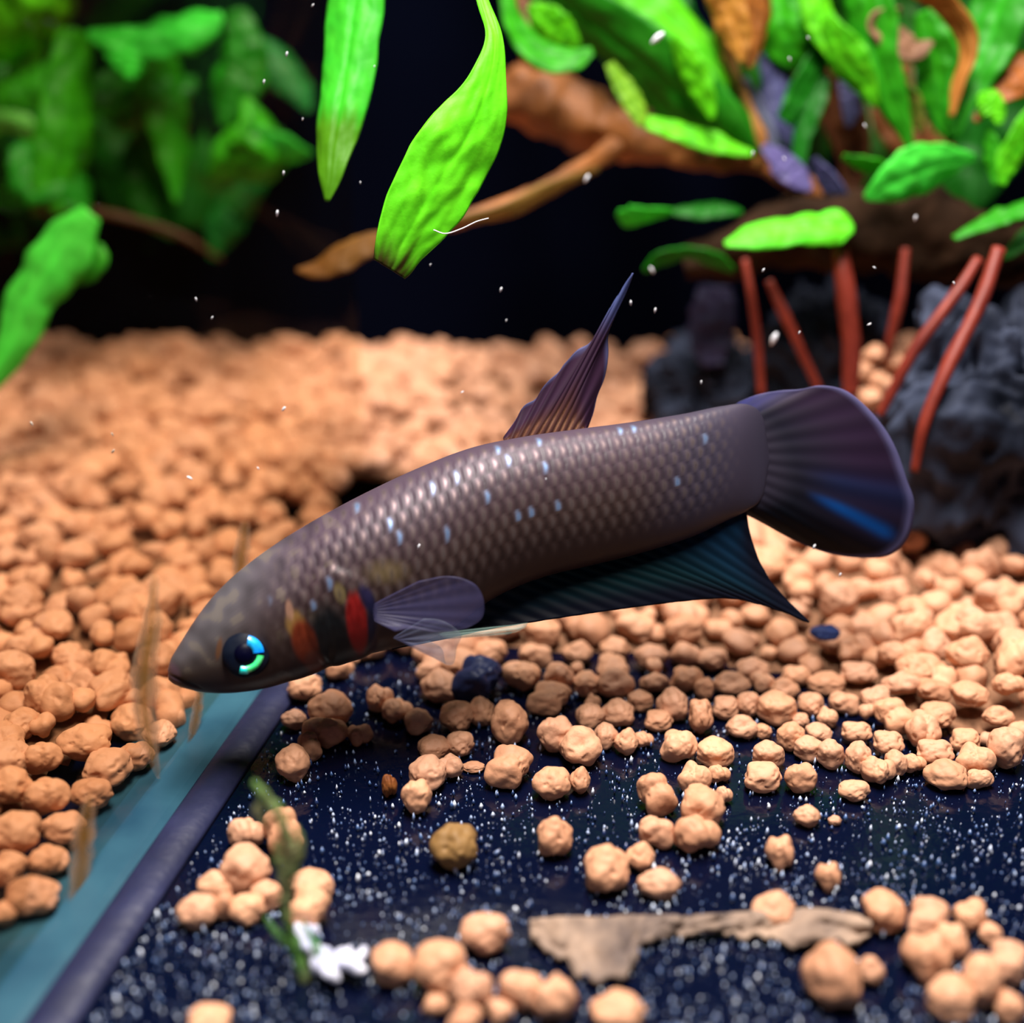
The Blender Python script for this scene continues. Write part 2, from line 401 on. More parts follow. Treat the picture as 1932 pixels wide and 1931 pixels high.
def put_pebble(q, me=None, name='clay_pebble'):
    k = R.randrange(len(HI_ME))
    o = bpy.data.objects.new(name, me or HI_ME[k]); COL.objects.link(o)
    o.location = np.array(q[:3]) * CM
    o.scale = np.array(q[3:6]) * CM
    o.rotation_euler = (R.choice((0, math.pi)), 0, 0) if q[7] else (0, 0, R.uniform(0, 6.28))
    return o
for i in sorted(single):
    o = put_pebble(peb[i]); lb = pebble_label(peb[i])
    tag(o, lb[0], 'pebble', lb[1])
for zone in ('right', 'left'):
    VV, FF, nn = [], [], 0
    for i, q in enumerate(peb):
        if i in single or q[6] != zone: continue
        V = LO[R.randrange(len(LO))]
        a = R.uniform(0, 6.28); c, s = math.cos(a), math.sin(a)
        V = V * np.array(q[3:6]) * (1, 1, R.choice((1, -1)) )
        t = R.uniform(-.5, .5); ct, s_t = math.cos(t), math.sin(t)
        V = V @ np.array([[1, 0, 0], [0, ct, s_t], [0, -s_t, ct]]) @ np.array([[c, s, 0], [-s, c, 0], [0, 0, 1]])
        f = ICO3[1]
        VV.append(V + np.array(q[:3])); FF.append(f + nn); nn += len(V)
    # compacted grains under the surface layer
    o = link_mesh('gravel_bed', np.concatenate(VV), np.concatenate(FF), M_CLAY)
    tag(o, {'right': 'bed of small tan clay gravel behind and below the fish',
            'left': 'bed of small tan clay gravel seen through the glass side pane'}[zone], 'gravel', kind='stuff')
M_SOIL = mat_plain('fine_clay', (0.10, 0.045, 0.022), (0.26, 0.125, 0.066), rough=0.9, scale=900, bump=0.8)
def soil(zone, x0, x1, y0, y1, n, mm):
    G = np.zeros((n, mm, 3)); ok = np.zeros((n, mm), bool)
    for i, y in enumerate(np.linspace(y0, y1, n)):
        for j, x in enumerate(np.linspace(x0, x1, mm)):
            px, py, _ = proj((x, y, 0.0))
            if zone == 'left': good = x < pane_x(y) - 0.55 and py < 1600
            else: good = (x > pane_x(y) + SIL_OFF + 0.1 or y > P0[1] + PD[1] * L_PANE) and py < bed_edge(px) - 25
            ok[i, j] = good; G[i, j] = (x, y, max(0.01, bed_h(x, y) - 0.06))
    f = grid_faces(n, mm); f = f[ok.reshape(-1)[f].all(1)]
    return G.reshape(-1, 3), f
for zone, a in (('right', (-7, 11, 8, Y_BACK + .1, 110, 150)), ('left', (-10, 0, 6.5, Y_BACK + .1, 110, 90))):
    V, f = soil(zone, *a)
    o = link_mesh('clay_dust', V, f[:, ::-1].copy(), M_SOIL)
    tag(o, {'right': 'fine brown clay packed under the gravel below the fish', 'left': 'fine brown clay packed under the gravel behind the glass'}[zone], 'soil', kind='stuff')

# singular stones and grains
def single_stone(name, cx, cy, pw, ph, mat, label, cat, k=0, lift=0.0):
    zc = 10.
    for _ in range(4):
        rz = ph / 2 * zc / F_PX; P = on_z(cx, cy, rz * .92 + lift); zc = proj(P)[2]
    rx = pw / 2 * zc / F_PX
    V = HI[k] * (rx, (rx + rz) / 2, rz)
    o = link_mesh(name, V + P, ICO4[1], mat, base=P); return tag(o, label, cat)
M_BLUE = mat_plain('navy_stone', (0.010, 0.016, 0.060), (0.022, 0.034, 0.11), rough=0.5, scale=500, bump=0.5)
single_stone('navy_stone', 900, 1283, 98, 84, M_BLUE, 'dark navy blue stone among tan pebbles under the fish belly', 'stone', 2)
M_BLUE2 = mat_plain('blue_stone', (0.008, 0.020, 0.09), (0.016, 0.034, 0.14), rough=0.6, scale=500, bump=0.4)
single_stone('blue_stone', 1556, 1194, 60, 28, M_BLUE2, 'small blue stone lying just behind the anal fin tip', 'stone', 5, 0.30)
M_OLIVE = mat_plain('olive_grain', (0.17, 0.09, 0.028), (0.27, 0.15, 0.05), rough=0.6, scale=260, bump=0.2)
single_stone('brown_pebble', 856, 1597, 92, 86, M_OLIVE, 'smooth round olive brown pebble alone on the black floor', 'pebble', 0)
M_RUST = mat_plain('rust', (0.10, 0.02, 0.004), (0.30, 0.10, 0.02), rough=0.7, scale=700, bump=0.8)
single_stone('rusty_debris', 735, 1482, 30, 52, M_RUST, 'small rust brown plant scrap beside pebbles on the black floor', 'debris', 4)

# glitter: tiny bright flakes strewn over the bottom
m = bpy.data.materials.new('glitter'); nt, b = nodes_of(m)
setin(b, Roughness=0.25, Specular_IOR_Level=0.9)
ge = add(nt, 'ShaderNodeNewGeometry'); rp = add(nt, 'ShaderNodeValToRGB'); nt.links.new(ge.outputs['Random Per Island'], rp.inputs['Fac'])
el = rp.color_ramp.elements; el[0].color = (0.015, 0.035, 0.12, 1); el[0].position = 0.2; el[1].color = (0.85, 0.9, 1.0, 1); el[1].position = 1.0
e = el.new(0.55); e.color = (0.06, 0.13, 0.32, 1); e = el.new(0.8); e.color = (0.36, 0.45, 0.66, 1)
nt.links.new(rp.outputs[0], b.inputs['Base Color']); M_GLIT = m
VV, FF, nn = [], [], 0
OCT = np.array([(1, 0, 0), (-1, 0, 0), (0, 1, 0), (0, -1, 0), (0, 0, 1), (0, 0, -1)], float)
OF = np.array([(0, 2, 4), (2, 1, 4), (1, 3, 4), (3, 0, 4), (2, 0, 5), (1, 2, 5), (3, 1, 5), (0, 3, 5)])
tries = 0
while nn < 6 * 8000 and tries < 70000:
    tries += 1
    px, py = R.uniform(-300, 2300), R.uniform(1220, 2150)
    P = on_z(px, py, 0)
    if P[0] < pane_x(P[1]) + SIL_OFF + 0.02 or py < bed_edge(px): continue
    if nz(P[0] * 1.6, P[1] * 1.6, 5) < R.uniform(-.8, .35): continue
    r = 0.0082 * math.exp(min(R.gauss(0, .55), .75)); hgt = r * R.uniform(1.0, 3.0)
    a = R.uniform(0, 3); c, s = math.cos(a), math.sin(a)
    V = OCT * (r, r * R.uniform(.5, 1), hgt); V = V @ np.array([[c, s, 0], [-s, c, 0], [0, 0, 1]])
    VV.append(V + (P[0], P[1], hgt * .8)); FF.append(OF + nn); nn += 6
tag(link_mesh('glitter_specks', np.concatenate(VV), np.concatenate(FF), M_GLIT, smooth=False), 'tiny glittering white and blue specks strewn over the black floor', 'specks', kind='stuff')

# ------------------------------------------------------------------ rocks
M_ROCK = mat_plain('dark_lava', (0.0012, 0.002, 0.005), (0.050, 0.062, 0.105), rough=0.7, scale=85, bump=1.0, dist=0.0015, spec=0.10)
def rock(name, cx, cy, zc, pw, ph, depth, seed, label, floor_z=None):
    V0, f = ico(6); P = W(cx, cy, zc); rx, rz = pw / 2 * zc / F_PX, ph / 2 * zc / F_PX
    off = seed * 7.3; V = []
    for v in V0:
        q = v * 1.2 + off
        n = nz(*q) * .35 + nz(*(q * 2.1)) * .22 - abs(nz(*(q * 3.7))) * .24 + nz(*(q * 8)) * .07 - max(0, nz(*(q * 5)) - .2) * .3
        V.append(v * (0.95 + n))
    V = np.array(V); V -= (V.max(0) + V.min(0)) / 2; V /= np.abs(V).max(0)
    V = V * (rx, depth, rz) + P
    lo = bed_h(P[0], P[1]) - 0.15
    V[:, 2] = np.where(V[:, 2] < lo, lo - 0.02 * (lo - V[:, 2]), V[:, 2])
    b = (P[0], P[1], V[:, 2].min())
    return tag(link_mesh(name, V, f, M_ROCK, base=b), label, 'rock')
rock('lava_rock', 1330, 725, 15.6, 250, 240, 0.9, 1, 'small dark grey lava rock behind the dorsal fin')
rock('lava_rock', 1545, 730, 15.4, 300, 420, 1.0, 5, 'nearly black lava rock behind the red roots and tail fin')
rock('lava_rock', 1890, 880, 13.0, 580, 700, 0.95, 2, 'large blue grey lava rock right of the tail fin')

# ------------------------------------------------------------------ leaves, wood
M_LEAF = mat_attr('leaf', rough=0.45, spec=0.18, transl=0.42, bump=0.35, scale=500, dist=0.0003)
M_DEAD = mat_attr('dead_leaf', rough=0.6, spec=0.25, transl=0.25, bump=0.5, scale=500, dist=0.0003)
def leaf(parent, base, pts, c0, c1=None, roll=20, cup=0.25, ruf=0.12, n=44, mm=13, seed=0, mat=None, thick=0.02, vein=0.35, tipcol=None, name='leaf', edge=None, rib=0.10):
    S = spline(pts, n); t = np.linspace(0, 1, n)
    P = np.array([W(*s[:3]) for s in S]); T = np.gradient(P, axis=0); T /= np.linalg.norm(T, axis=1, keepdims=True)
    j = np.linspace(-1, 1, mm); G = np.zeros((n, mm, 3)); C = np.zeros((n, mm, 3))
    c0 = np.array(c0); c1 = np.array(c1 if c1 is not None else c0 * 0.75); rr = math.radians(roll)
    for i in range(n):
        d = P[i] - CAM; d /= np.linalg.norm(d)
        s = np.cross(T[i], d); s /= np.linalg.norm(s); u = np.cross(s, T[i])
        s2 = s * math.cos(rr) + u * math.sin(rr); u2 = -s * math.sin(rr) + u * math.cos(rr)
        hw = max(S[i, 3], 0.6) * S[i, 2] / F_PX / max(0.3, math.cos(rr))
        for k, a in enumerate(j):
            e = 1 + 0.10 * ruf / .12 * nz(t[i] * 9 + seed, a * .6, seed * 1.7) * abs(a)
            off = cup * hw * (a * a - .3) + ruf * hw * (nz(t[i] * 7 + seed * 3.1, a * 1.5, seed) * (0.5 + abs(a)) + .5 * nz(t[i] * 17 + seed, a * 4, seed))
            off += rib * hw * math.exp(-(a / .10) ** 2)
            G[i, k] = P[i] + s2 * hw * a * e + u2 * off
            mot = 0.5 + 0.5 * nz(t[i] * 12 + seed * 5, a * 3, seed * 2.2)
            sv = abs(((t[i] * 13 + abs(a) * 1.3) % 1.0) - .5) * 2
            v = 1 + vein * (math.exp(-(a / .09) ** 2) * .7 + .35 * (1 - sstep(0, .25, sv)))
            c = lerp(c0, c1, float(np.clip(mot, 0, 1))) * v
            if edge is not None: c = lerp(c, np.array(edge), float(sstep(.86, 1.0, abs(a))))
            if tipcol is not None:
                c = lerp(c, np.array(tipcol[1]), float(sstep(tipcol[0] - .04, tipcol[0] + .08, t[i] + .06 * nz(a * 4, seed, 3))))
            C[i, k] = c
    V, f, src = thick_sheet(G, grid_normals(G), thick)
    return link_mesh(name, V, f, mat or M_LEAF, base=base, parent=parent, col=C.reshape(-1, 3)[src])
LIME, GRASS, GREEN, DARK, MINT, DEEP = (0.17, 0.72, 0.010), (0.05, 0.44, 0.008), (0.014, 0.22, 0.006), (0.010, 0.15, 0.008), (0.05, 0.62, 0.05), (0.007, 0.11, 0.006)
ORNG, BROWN, GOLD, PURP = (0.38, 0.13, 0.02), (0.16, 0.055, 0.02), (0.52, 0.26, 0.04), (0.10, 0.10, 0.24)

def L(z, *p): return [(x, y, z, h) for x, y, h in p]
# -- bright plant whose two big leaves hang down in front
base = W(800, -330, 10.6)
pl = empty('fern_plant', base, 'fern with two long bright green leaves hanging in front of the black background', 'plant')
leaf(pl, base, [(900,-90,10.5,8),(908,-10,10.4,10),(932,70,10.3,16),(922,150,10.25,36),(890,240,10.2,66),(842,320,10.15,76),(792,400,10.1,66),(758,460,10.1,50),(742,495,10.1,40),(735,508,10.1,34)],
     (0.13, 0.74, 0.012), (0.20, 0.86, 0.02), roll=18, cup=0.14, ruf=0.09, n=150, mm=41, seed=3, vein=0.25, rib=0.03, thick=0.015, tipcol=(0.925, (0.055, 0.04, 0.008)))
leaf(pl, base, [(690,-120,11.4,46),(670,0,11.3,51),(655,120,11.2,49),(640,210,11.1,43),(630,270,11.05,35),(624,330,11.0,22),(618,380,11.0,3)],
     (0.03, 0.44, 0.02), (0.075, 0.62, 0.03), roll=-22, cup=0.30, ruf=0.10, n=90, mm=25, seed=9, vein=0.2, tipcol=(0.66, (0.09, 0.30, 0.008)))
S = spline([(905,-90,10.5,9),(880,-220,10.5,12),(800,-330,10.6,14),(730,-240,11.2,12),(690,-120,11.4,10)], 40)
V, f = tube(np.array([W(*s[:3]) for s in S]), S[:, 3] * 10.6 / F_PX, 8, .1, 3)
link_mesh('stem', V, f, M_LEAF, base=base, parent=pl, col=np.tile((0.05, 0.22, 0.01), (len(V), 1)))

# -- dense plant behind the pane, upper left
base = W(230, 430, 16.0)
pl = empty('fern_plant', base, 'dense clump of broad green fern leaves behind the glass side pane', 'plant')
LEFT = [
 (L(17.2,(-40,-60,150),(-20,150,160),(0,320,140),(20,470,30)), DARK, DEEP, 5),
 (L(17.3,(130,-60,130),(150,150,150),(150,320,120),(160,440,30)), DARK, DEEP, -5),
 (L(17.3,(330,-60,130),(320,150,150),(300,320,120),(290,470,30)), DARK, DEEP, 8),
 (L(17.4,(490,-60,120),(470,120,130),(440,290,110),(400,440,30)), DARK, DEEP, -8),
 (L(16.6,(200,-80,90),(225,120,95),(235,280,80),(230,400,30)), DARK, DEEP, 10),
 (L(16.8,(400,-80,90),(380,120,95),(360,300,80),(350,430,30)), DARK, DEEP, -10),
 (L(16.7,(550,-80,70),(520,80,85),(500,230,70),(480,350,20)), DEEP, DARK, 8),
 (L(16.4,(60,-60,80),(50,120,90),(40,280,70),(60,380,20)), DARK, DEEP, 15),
 (L(15.2,(-80,110,50),(10,70,72),(80,30,66),(130,-40,30)), LIME, GRASS, 30),
 (L(15.4,(-60,190,20),(20,170,34),(90,140,26),(130,120,6)), GRASS, DARK, 25),
 (L(15.3,(-50,235,14),(20,232,20),(60,246,16),(78,252,4)), (0.20,0.55,0.12), GRASS, 20),
 (L(14.9,(150,60,30),(135,170,46),(128,280,52),(110,350,44),(120,400,12)), GRASS, GREEN, 15),
 (L(14.6,(165,62,8),(235,70,26),(310,62,34),(385,42,28),(418,26,6)), MINT, (0.03,0.50,0.03), 42),
 (L(14.55,(250,55,20),(248,90,46),(246,120,34),(246,148,6)), (0.05,0.76,0.05), MINT, 10),
 (L(15.3,(295,60,30),(310,150,42),(325,260,34),(335,385,5)), GREEN, GRASS, -20),
 (L(15.5,(215,130,30),(250,170,52),(320,165,40),(370,150,8)), GREEN, DARK, 30),
 (L(15.4,(440,20,20),(455,100,46),(440,170,44),(420,240,8)), GREEN, DARK, 15),
 (L(15.1,(465,185,8),(490,240,36),(500,290,58),(430,320,40),(395,335,6)), GRASS, GREEN, 25),
 (L(15.2,(400,310,6),(470,290,34),(540,290,26),(590,290,3)), MINT, GREEN, 35),
 (L(15.8,(450,70,10),(510,105,32),(560,160,30),(585,210,4)), (0.02,0.20,0.05), DARK, 20),
 (L(15.9,(500,340,10),(450,380,34),(420,430,32),(400,490,6)), DARK, (0.01,0.16,0.03), 10),
 (L(15.0,(40,270,20),(80,310,52),(130,350,50),(160,400,8)), GREEN, (0.02,0.30,0.02), 30),
 (L(13.6,(170,400,20),(125,455,52),(85,515,46),(48,570,44),(28,630,36),(-10,700,22),(-40,760,4)), (0.07,0.66,0.06), (0.11,0.78,0.08), 20),
 (L(13.9,(90,470,10),(140,490,26),(175,480,24),(188,460,5)), GRASS, (0.04,0.34,0.05), 35),
 (L(15.6,(20,40,20),(30,120,30),(10,200,22),(-20,260,5)), LIME, GREEN, 35),
 (L(16.0,(300,240,20),(280,320,40),(300,400,30),(330,450,6)), DARK, GREEN, 25),
]
for k in range(4):                                      # unseen leaves carrying the clump upwards, added to shade the back gravel
    x0, y0, zz = R.uniform(-700, 330), R.uniform(-900, -330), R.uniform(12.2, 15.8)
    LEFT.append((L(zz, (x0, y0, 20), (x0 + R.uniform(-40, 90), y0 + 120, 95), (x0 + R.uniform(-40, 120), y0 + 260, 85), (x0 + R.uniform(-60, 140), y0 + 380, 10)), GREEN, DARK, R.uniform(40, 62)))
for k, (p, a, c, r) in enumerate(LEFT): leaf(pl, base, p, np.array(a) * 1.2, np.array(c) * .8, roll=r * (1.5 if k % 2 else -1.3) if r < 40 else r, cup=.5, ruf=.2, seed=20 + k * 1.37, n=44, mm=15)
S = spline([(60,395,15.2,10),(180,400,15.3,9),(330,440,15.4,8),(420,490,15.6,4)], 50)
V, f = tube(np.array([W(*s[:3]) for s in S]), S[:, 3] * 15.2 / F_PX, 8, .3, 8)
link_mesh('rhizome', V, f, M_DEAD, base=base, parent=pl, col=np.tile((0.07, 0.035, 0.012), (len(V), 1)))

# -- driftwood
M_WOOD = mat_plain('driftwood', (0.06, 0.018, 0.004), (0.36, 0.125, 0.030), rough=0.6, scale=130, bump=0.9, dist=0.0010)
base = W(1440, 320, 13.8)
dw = empty('driftwood', base, 'orange brown forked driftwood branch among the leaves above the fish', 'driftwood')
def wood(name, pts, seed, rough=.45, k=16, n=90, mat=None, freq=2.4):
    S = spline(pts, n); V, f = tube(np.array([W(*s[:3]) for s in S]), S[:, 3] * S[:, 2] / F_PX, k, rough, seed, freq)
    return link_mesh(name, V, f, mat or M_WOOD, base=base, parent=dw)
wood('trunk', [(955,165,14.6,40),(985,180,14.5,55),(1050,205,14.4,60),(1130,235,14.3,54),(1220,265,14.1,44),(1320,288,13.9,30),(1430,305,13.8,20),(1540,360,13.8,22),(1680,410,13.9,26),(1830,440,14.0,30)], 4, n=160, k=24)
wood('branch', [(1170,272,14.1,22),(1110,310,13.9,17),(1040,348,13.7,15),(960,388,13.5,14),(880,412,13.4,15),(800,430,13.3,12),(720,455,13.2,10)], 9)
wood('branch', [(1432,306,13.75,17),(1436,270,13.6,12),(1410,200,13.5,11),(1378,120,13.4,14),(1362,40,13.4,18),(1350,-60,13.4,20)], 12, mat=mat_plain('gold_wood', (0.30,0.11,0.02), (0.55,0.28,0.08), scale=200))
wood('branch', [(1000,120,14.4,18),(990,40,14.5,15),(985,-70,14.6,14)], 15)
leaf(dw, base, [(735,445,13.1,10),(690,462,13.1,22),(640,488,13.1,25),(600,508,13.1,16),(560,510,13.1,3)], (0.26,0.11,0.015), (0.15,0.06,0.01), roll=-35, seed=71, mat=M_DEAD, name='dead_leaf')
leaf(dw, base, [(1130,318,13.5,4),(1040,356,13.4,13),(960,396,13.3,14),(880,414,13.2,8),(800,430,13.1,3)], (0.30,0.15,0.03), (0.17,0.12,0.02), roll=30, seed=73, mat=M_DEAD, name='dead_leaf')

# -- plant on the rock, upper right, with red roots
base = W(1640, 480, 13.4)
pl = empty('rock_fern', base, 'leafy fern with mixed green, orange and purple leaves and red roots on lava rock', 'plant')
RIGHT = [
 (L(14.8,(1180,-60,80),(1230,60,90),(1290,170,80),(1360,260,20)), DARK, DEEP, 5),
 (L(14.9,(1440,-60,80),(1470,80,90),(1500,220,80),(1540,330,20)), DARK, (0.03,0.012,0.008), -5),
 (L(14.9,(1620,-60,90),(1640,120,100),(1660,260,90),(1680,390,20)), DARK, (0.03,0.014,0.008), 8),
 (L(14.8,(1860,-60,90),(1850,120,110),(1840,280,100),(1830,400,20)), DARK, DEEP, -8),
 (L(13.5,(960,-70,30),(1080,10,44),(1190,95,56),(1290,180,60),(1370,250,44),(1432,290,6)), GREEN, (0.05,0.38,0.02), 25),
 (L(13.2,(950,-40,10),(975,50,20),(1020,100,26),(1070,112,24),(1118,96,6)), GRASS, GREEN, 25),
 (L(13.3,(1000,10,10),(1035,45,34),(1070,70,24),(1095,85,4)), LIME, GRASS, 10),
 (L(13.4,(1080,-60,30),(1200,-5,46),(1290,70,44),(1345,150,30),(1360,215,5)), GRASS, LIME, 20),
 (L(13.2,(1270,70,8),(1300,120,24),(1330,180,20),(1345,225,4)), LIME, GRASS, 20),
 (L(13.3,(1150,120,8),(1180,170,18),(1205,215,16),(1210,240,4)), (0.30,0.55,0.03), GREEN, 20),
 (L(13.6,(1330,90,10),(1365,180,26),(1395,240,24),(1420,285,5)), GRASS, GREEN, 30),
 (L(13.4,(1220,230,10),(1290,250,18),(1360,272,16),(1420,290,4)), LIME, GRASS, 30),
 (L(13.1,(1330,-60,20),(1370,10,34),(1392,70,26),(1402,118,4)), GOLD, ORNG, 10),
 (L(13.2,(1430,-60,20),(1430,10,26),(1420,80,22),(1412,130,4)), ORNG, BROWN, 20),
 (L(13.6,(1470,-60,30),(1475,30,48),(1500,90,44),(1560,125,10)), GRASS, GREEN, 10),
 (L(13.3,(1530,-60,18),(1540,10,28),(1560,70,22),(1580,120,5)), LIME, GRASS, 15),
 (L(13.2,(1560,30,10),(1585,90,34),(1620,140,30),(1655,200,6)), GRASS, LIME, 20),
 (L(13.1,(1625,-80,40),(1640,20,48),(1655,110,42),(1685,200,28),(1712,262,10),(1722,300,4)), GREEN, GRASS, -15),
 (L(13.5,(1480,230,16),(1515,170,26),(1540,120,22),(1550,70,6)), DARK, GREEN, 20),
 (L(13.5,(1505,330,8),(1515,250,18),(1535,190,22),(1560,140,8)), DARK, DEEP, 20),
 (L(13.2,(1745,20,20),(1760,90,40),(1775,160,42),(1790,235,20),(1795,270,6)), GREEN, GRASS, 15),
 (L(13.0,(1910,-70,40),(1885,20,54),(1850,110,48),(1815,190,30),(1800,260,8)), GREEN, (0.045,0.40,0.02), -20),
 (L(12.8,(1700,-30,12),(1770,0,20),(1815,50,19),(1826,100,15),(1808,160,11),(1795,220,5)), (0.45,0.19,0.04), ORNG, 30),
 (L(13.1,(1700,20,6),(1660,45,20),(1720,90,22),(1760,80,4)), (0.42,0.24,0.15), BROWN, 30),
 (L(13.3,(1670,90,6),(1680,150,22),(1720,200,20),(1740,250,4)), (0.30,0.14,0.05), GRASS, 30),
 (L(12.9,(1840,296,4),(1790,305,30),(1730,325,46),(1675,350,34),(1632,374,5)), MINT, (0.12,0.95,0.08), 14),
 (L(13.0,(1590,296,4),(1630,310,14),(1680,325,14),(1730,330,4)), GRASS, GREEN, 30),
 (L(12.8,(1368,462,4),(1420,445,22),(1490,435,26),(1550,428,30),(1590,428,26),(1610,432,6)), (0.10,0.72,0.03), LIME, 40),
 (L(13.3,(1165,400,4),(1185,410,18),(1225,405,12),(1270,398,4)), MINT, GRASS, 30),
 (L(13.6,(1265,400,4),(1320,398,14),(1370,395,12),(1400,400,3)), DARK, GREEN, 30),
 (L(13.2,(1215,512,4),(1245,490,13),(1300,478,10),(1350,492,14),(1385,512,4)), GREEN, DARK, 35),
 (L(12.7,(1800,450,4),(1850,425,12),(1900,405,16),(1960,385,12)), GREEN, GRASS, 35),
 (L(12.9,(1868,240,4),(1872,280,16),(1882,320,18),(1880,350,4)), GRASS, GREEN, 15),
 (L(12.8,(1845,180,4),(1862,190,24),(1880,210,18),(1885,235,4)), LIME, GRASS, 15),
 (L(12.9,(1950,110,30),(1910,150,36),(1870,190,20),(1840,230,4)), ORNG, (0.30,0.07,0.015), 20),
 (L(12.7,(1960,210,20),(1930,260,26),(1900,310,20),(1890,350,5)), GRASS, LIME, 20),
 (L(12.9,(1960,430,20),(1925,460,14),(1900,480,8),(1880,490,2)), GREEN, DARK, 25),
 (L(13.8,(1455,100,20),(1470,170,30),(1490,240,26),(1500,290,5)), PURP, (0.06,0.07,0.16), 20),
 (L(13.6,(1400,150,10),(1430,210,16),(1450,255,14),(1465,290,3)), (0.22,0.26,0.33), PURP, 20),
 (L(13.4,(1440,275,6),(1475,305,22),(1505,335,22),(1530,360,4)), (0.13,0.10,0.28), PURP, 25),
 (L(13.4,(1535,300,6),(1560,340,18),(1585,375,16),(1600,400,3)), PURP, (0.06,0.06,0.14), 25),
 (L(13.9,(1590,130,10),(1605,165,20),(1605,210,16),(1600,240,3)), PURP, (0.10,0.10,0.18), 20),
 (L(14.2,(1520,40,20),(1530,120,40),(1580,200,44),(1610,300,30),(1600,390,8)), BROWN, (0.07,0.025,0.012), 15),
 (L(14.3,(1700,120,20),(1690,200,44),(1720,260,40),(1800,290,10)), BROWN, (0.28,0.10,0.03), 15),
 (L(14.6,(1350,540,30),(1345,590,42),(1340,640,40),(1345,690,20)), (0.05,0.05,0.12), (0.07,0.06,0.13), 5),  # added purple sheet standing in for a dim panel, not a fern leaf
]
for k in range(9):                                      # more fern overhead, out of view, added for the shade it casts behind
    x0, y0, zz = R.uniform(1000, 2300), R.uniform(-900, -380), R.uniform(12.4, 15.8)
    RIGHT.append((L(zz, (x0, y0, 20), (x0 + R.uniform(-60, 60), y0 + 120, 90), (x0 + R.uniform(-90, 90), y0 + 260, 80), (x0 + R.uniform(-90, 90), y0 + 370, 10)), GREEN, DARK, R.uniform(40, 62)))
for k, (p, a, c, r) in enumerate(RIGHT): leaf(pl, base, p, np.array(a) * 1.2, np.array(c) * .8, roll=r * (1.5 if k % 2 else -1.3) if r < 40 else r, cup=.15, ruf=.16, vein=.6, seed=100 + k * 1.71, n=44, mm=15)
M_RHIZ = mat_plain('rhizome', (0.010, 0.006, 0.004), (0.04, 0.02, 0.011), rough=0.9, scale=200, bump=0.8, dist=0.001, spec=0.03)
S = spline([(1290,500,13.9,30),(1400,470,13.8,50),(1560,440,13.7,75),(1700,440,13.6,85),(1850,470,13.5,70),(1990,470,13.4,50)], 90)
V, f = tube(np.array([W(*s[:3]) for s in S]), S[:, 3] * 13.7 / F_PX, 28, .5, 31, 1.8)
link_mesh('rhizome', V, f, M_RHIZ, base=base, parent=pl)
M_ROOT = mat_plain('red_root', (0.13, 0.014, 0.008), (0.25, 0.034, 0.018), rough=0.5, scale=300, bump=0.4)
for pts in ([(1405,490,13.4,7),(1418,560,13.4,8),(1430,650,13.5,8),(1437,745,13.6,7)], [(1450,530,13.3,8),(1478,590,13.3,10),(1512,665,13.4,9),(1545,735,13.5,7)],
            [(1585,470,13.0,15),(1594,540,13.0,19),(1606,640,13.1,18),(1605,745,13.2,15)], [(1708,470,13.3,9),(1697,560,13.3,11),(1680,640,13.4,9),(1672,680,13.5,6)],
            [(1845,490,12.4,11),(1800,560,12.3,12),(1730,655,12.3,12),(1660,785,12.5,9)], [(1885,470,12.1,14),(1850,570,12.0,15),(1790,690,11.9,14),(1745,795,11.9,12),(1725,890,12.0,8)]):
    S = spline(pts, 40); V, f = tube(np.array([W(*s[:3]) for s in S]), S[:, 3] * S[:, 2] / F_PX, 10, .15, pts[0][0], 3)
    link_mesh('root', V, f, M_ROOT, base=base, parent=pl)
for cx, cy, pw in [(1650,668,46),(1690,686,50),(1632,700,44),(1662,722,50),(1704,740,56),(1640,752,50),(1676,778,46)]:
    zc = 13.6; r = pw / 2 * zc / F_PX; P = W(cx, cy, zc)
    tag(put_pebble([*P, r, r, r * .85, 0, 0]), 'tan clay pebble lodged among red roots on the dark rock', 'pebble', 'pebbles between the red roots')

# ------------------------------------------------------------------ the fish
FB = W(880, 1060, 10.1)
fish = empty('fish', FB, 'purple brown fish with red gill bars, teal anal fin and dark rounded tail', 'fish')
ST = [ # top x,y, bottom x,y, half-thickness cm
 (317,1262,318,1283,.02),(323,1243,328,1291,.085),(340,1214,354,1300,.155),(364,1176,392,1307,.21),(400,1128,444,1307,.27),(450,1079,508,1297,.32),
 (520,1027,584,1272,.365),(600,978,658,1244,.40),(690,930,738,1224,.415),(790,883,832,1196,.40),(890,845,932,1128,.375),(990,824,1022,1090,.345),
 (1090,810,1120,1066,.31),(1190,797,1215,1042,.27),(1290,781,1308,1012,.215),(1365,766,1372,982,.135),(1412,764,1412,962,.065),(1440,790,1440,935,.028),(1450,850,1450,880,.008)]
def fish_z(px): return 9.75 + 0.75 * (px - 318) / 1130.0
ST = np.array(ST, float)
NS, NT = 460, 170
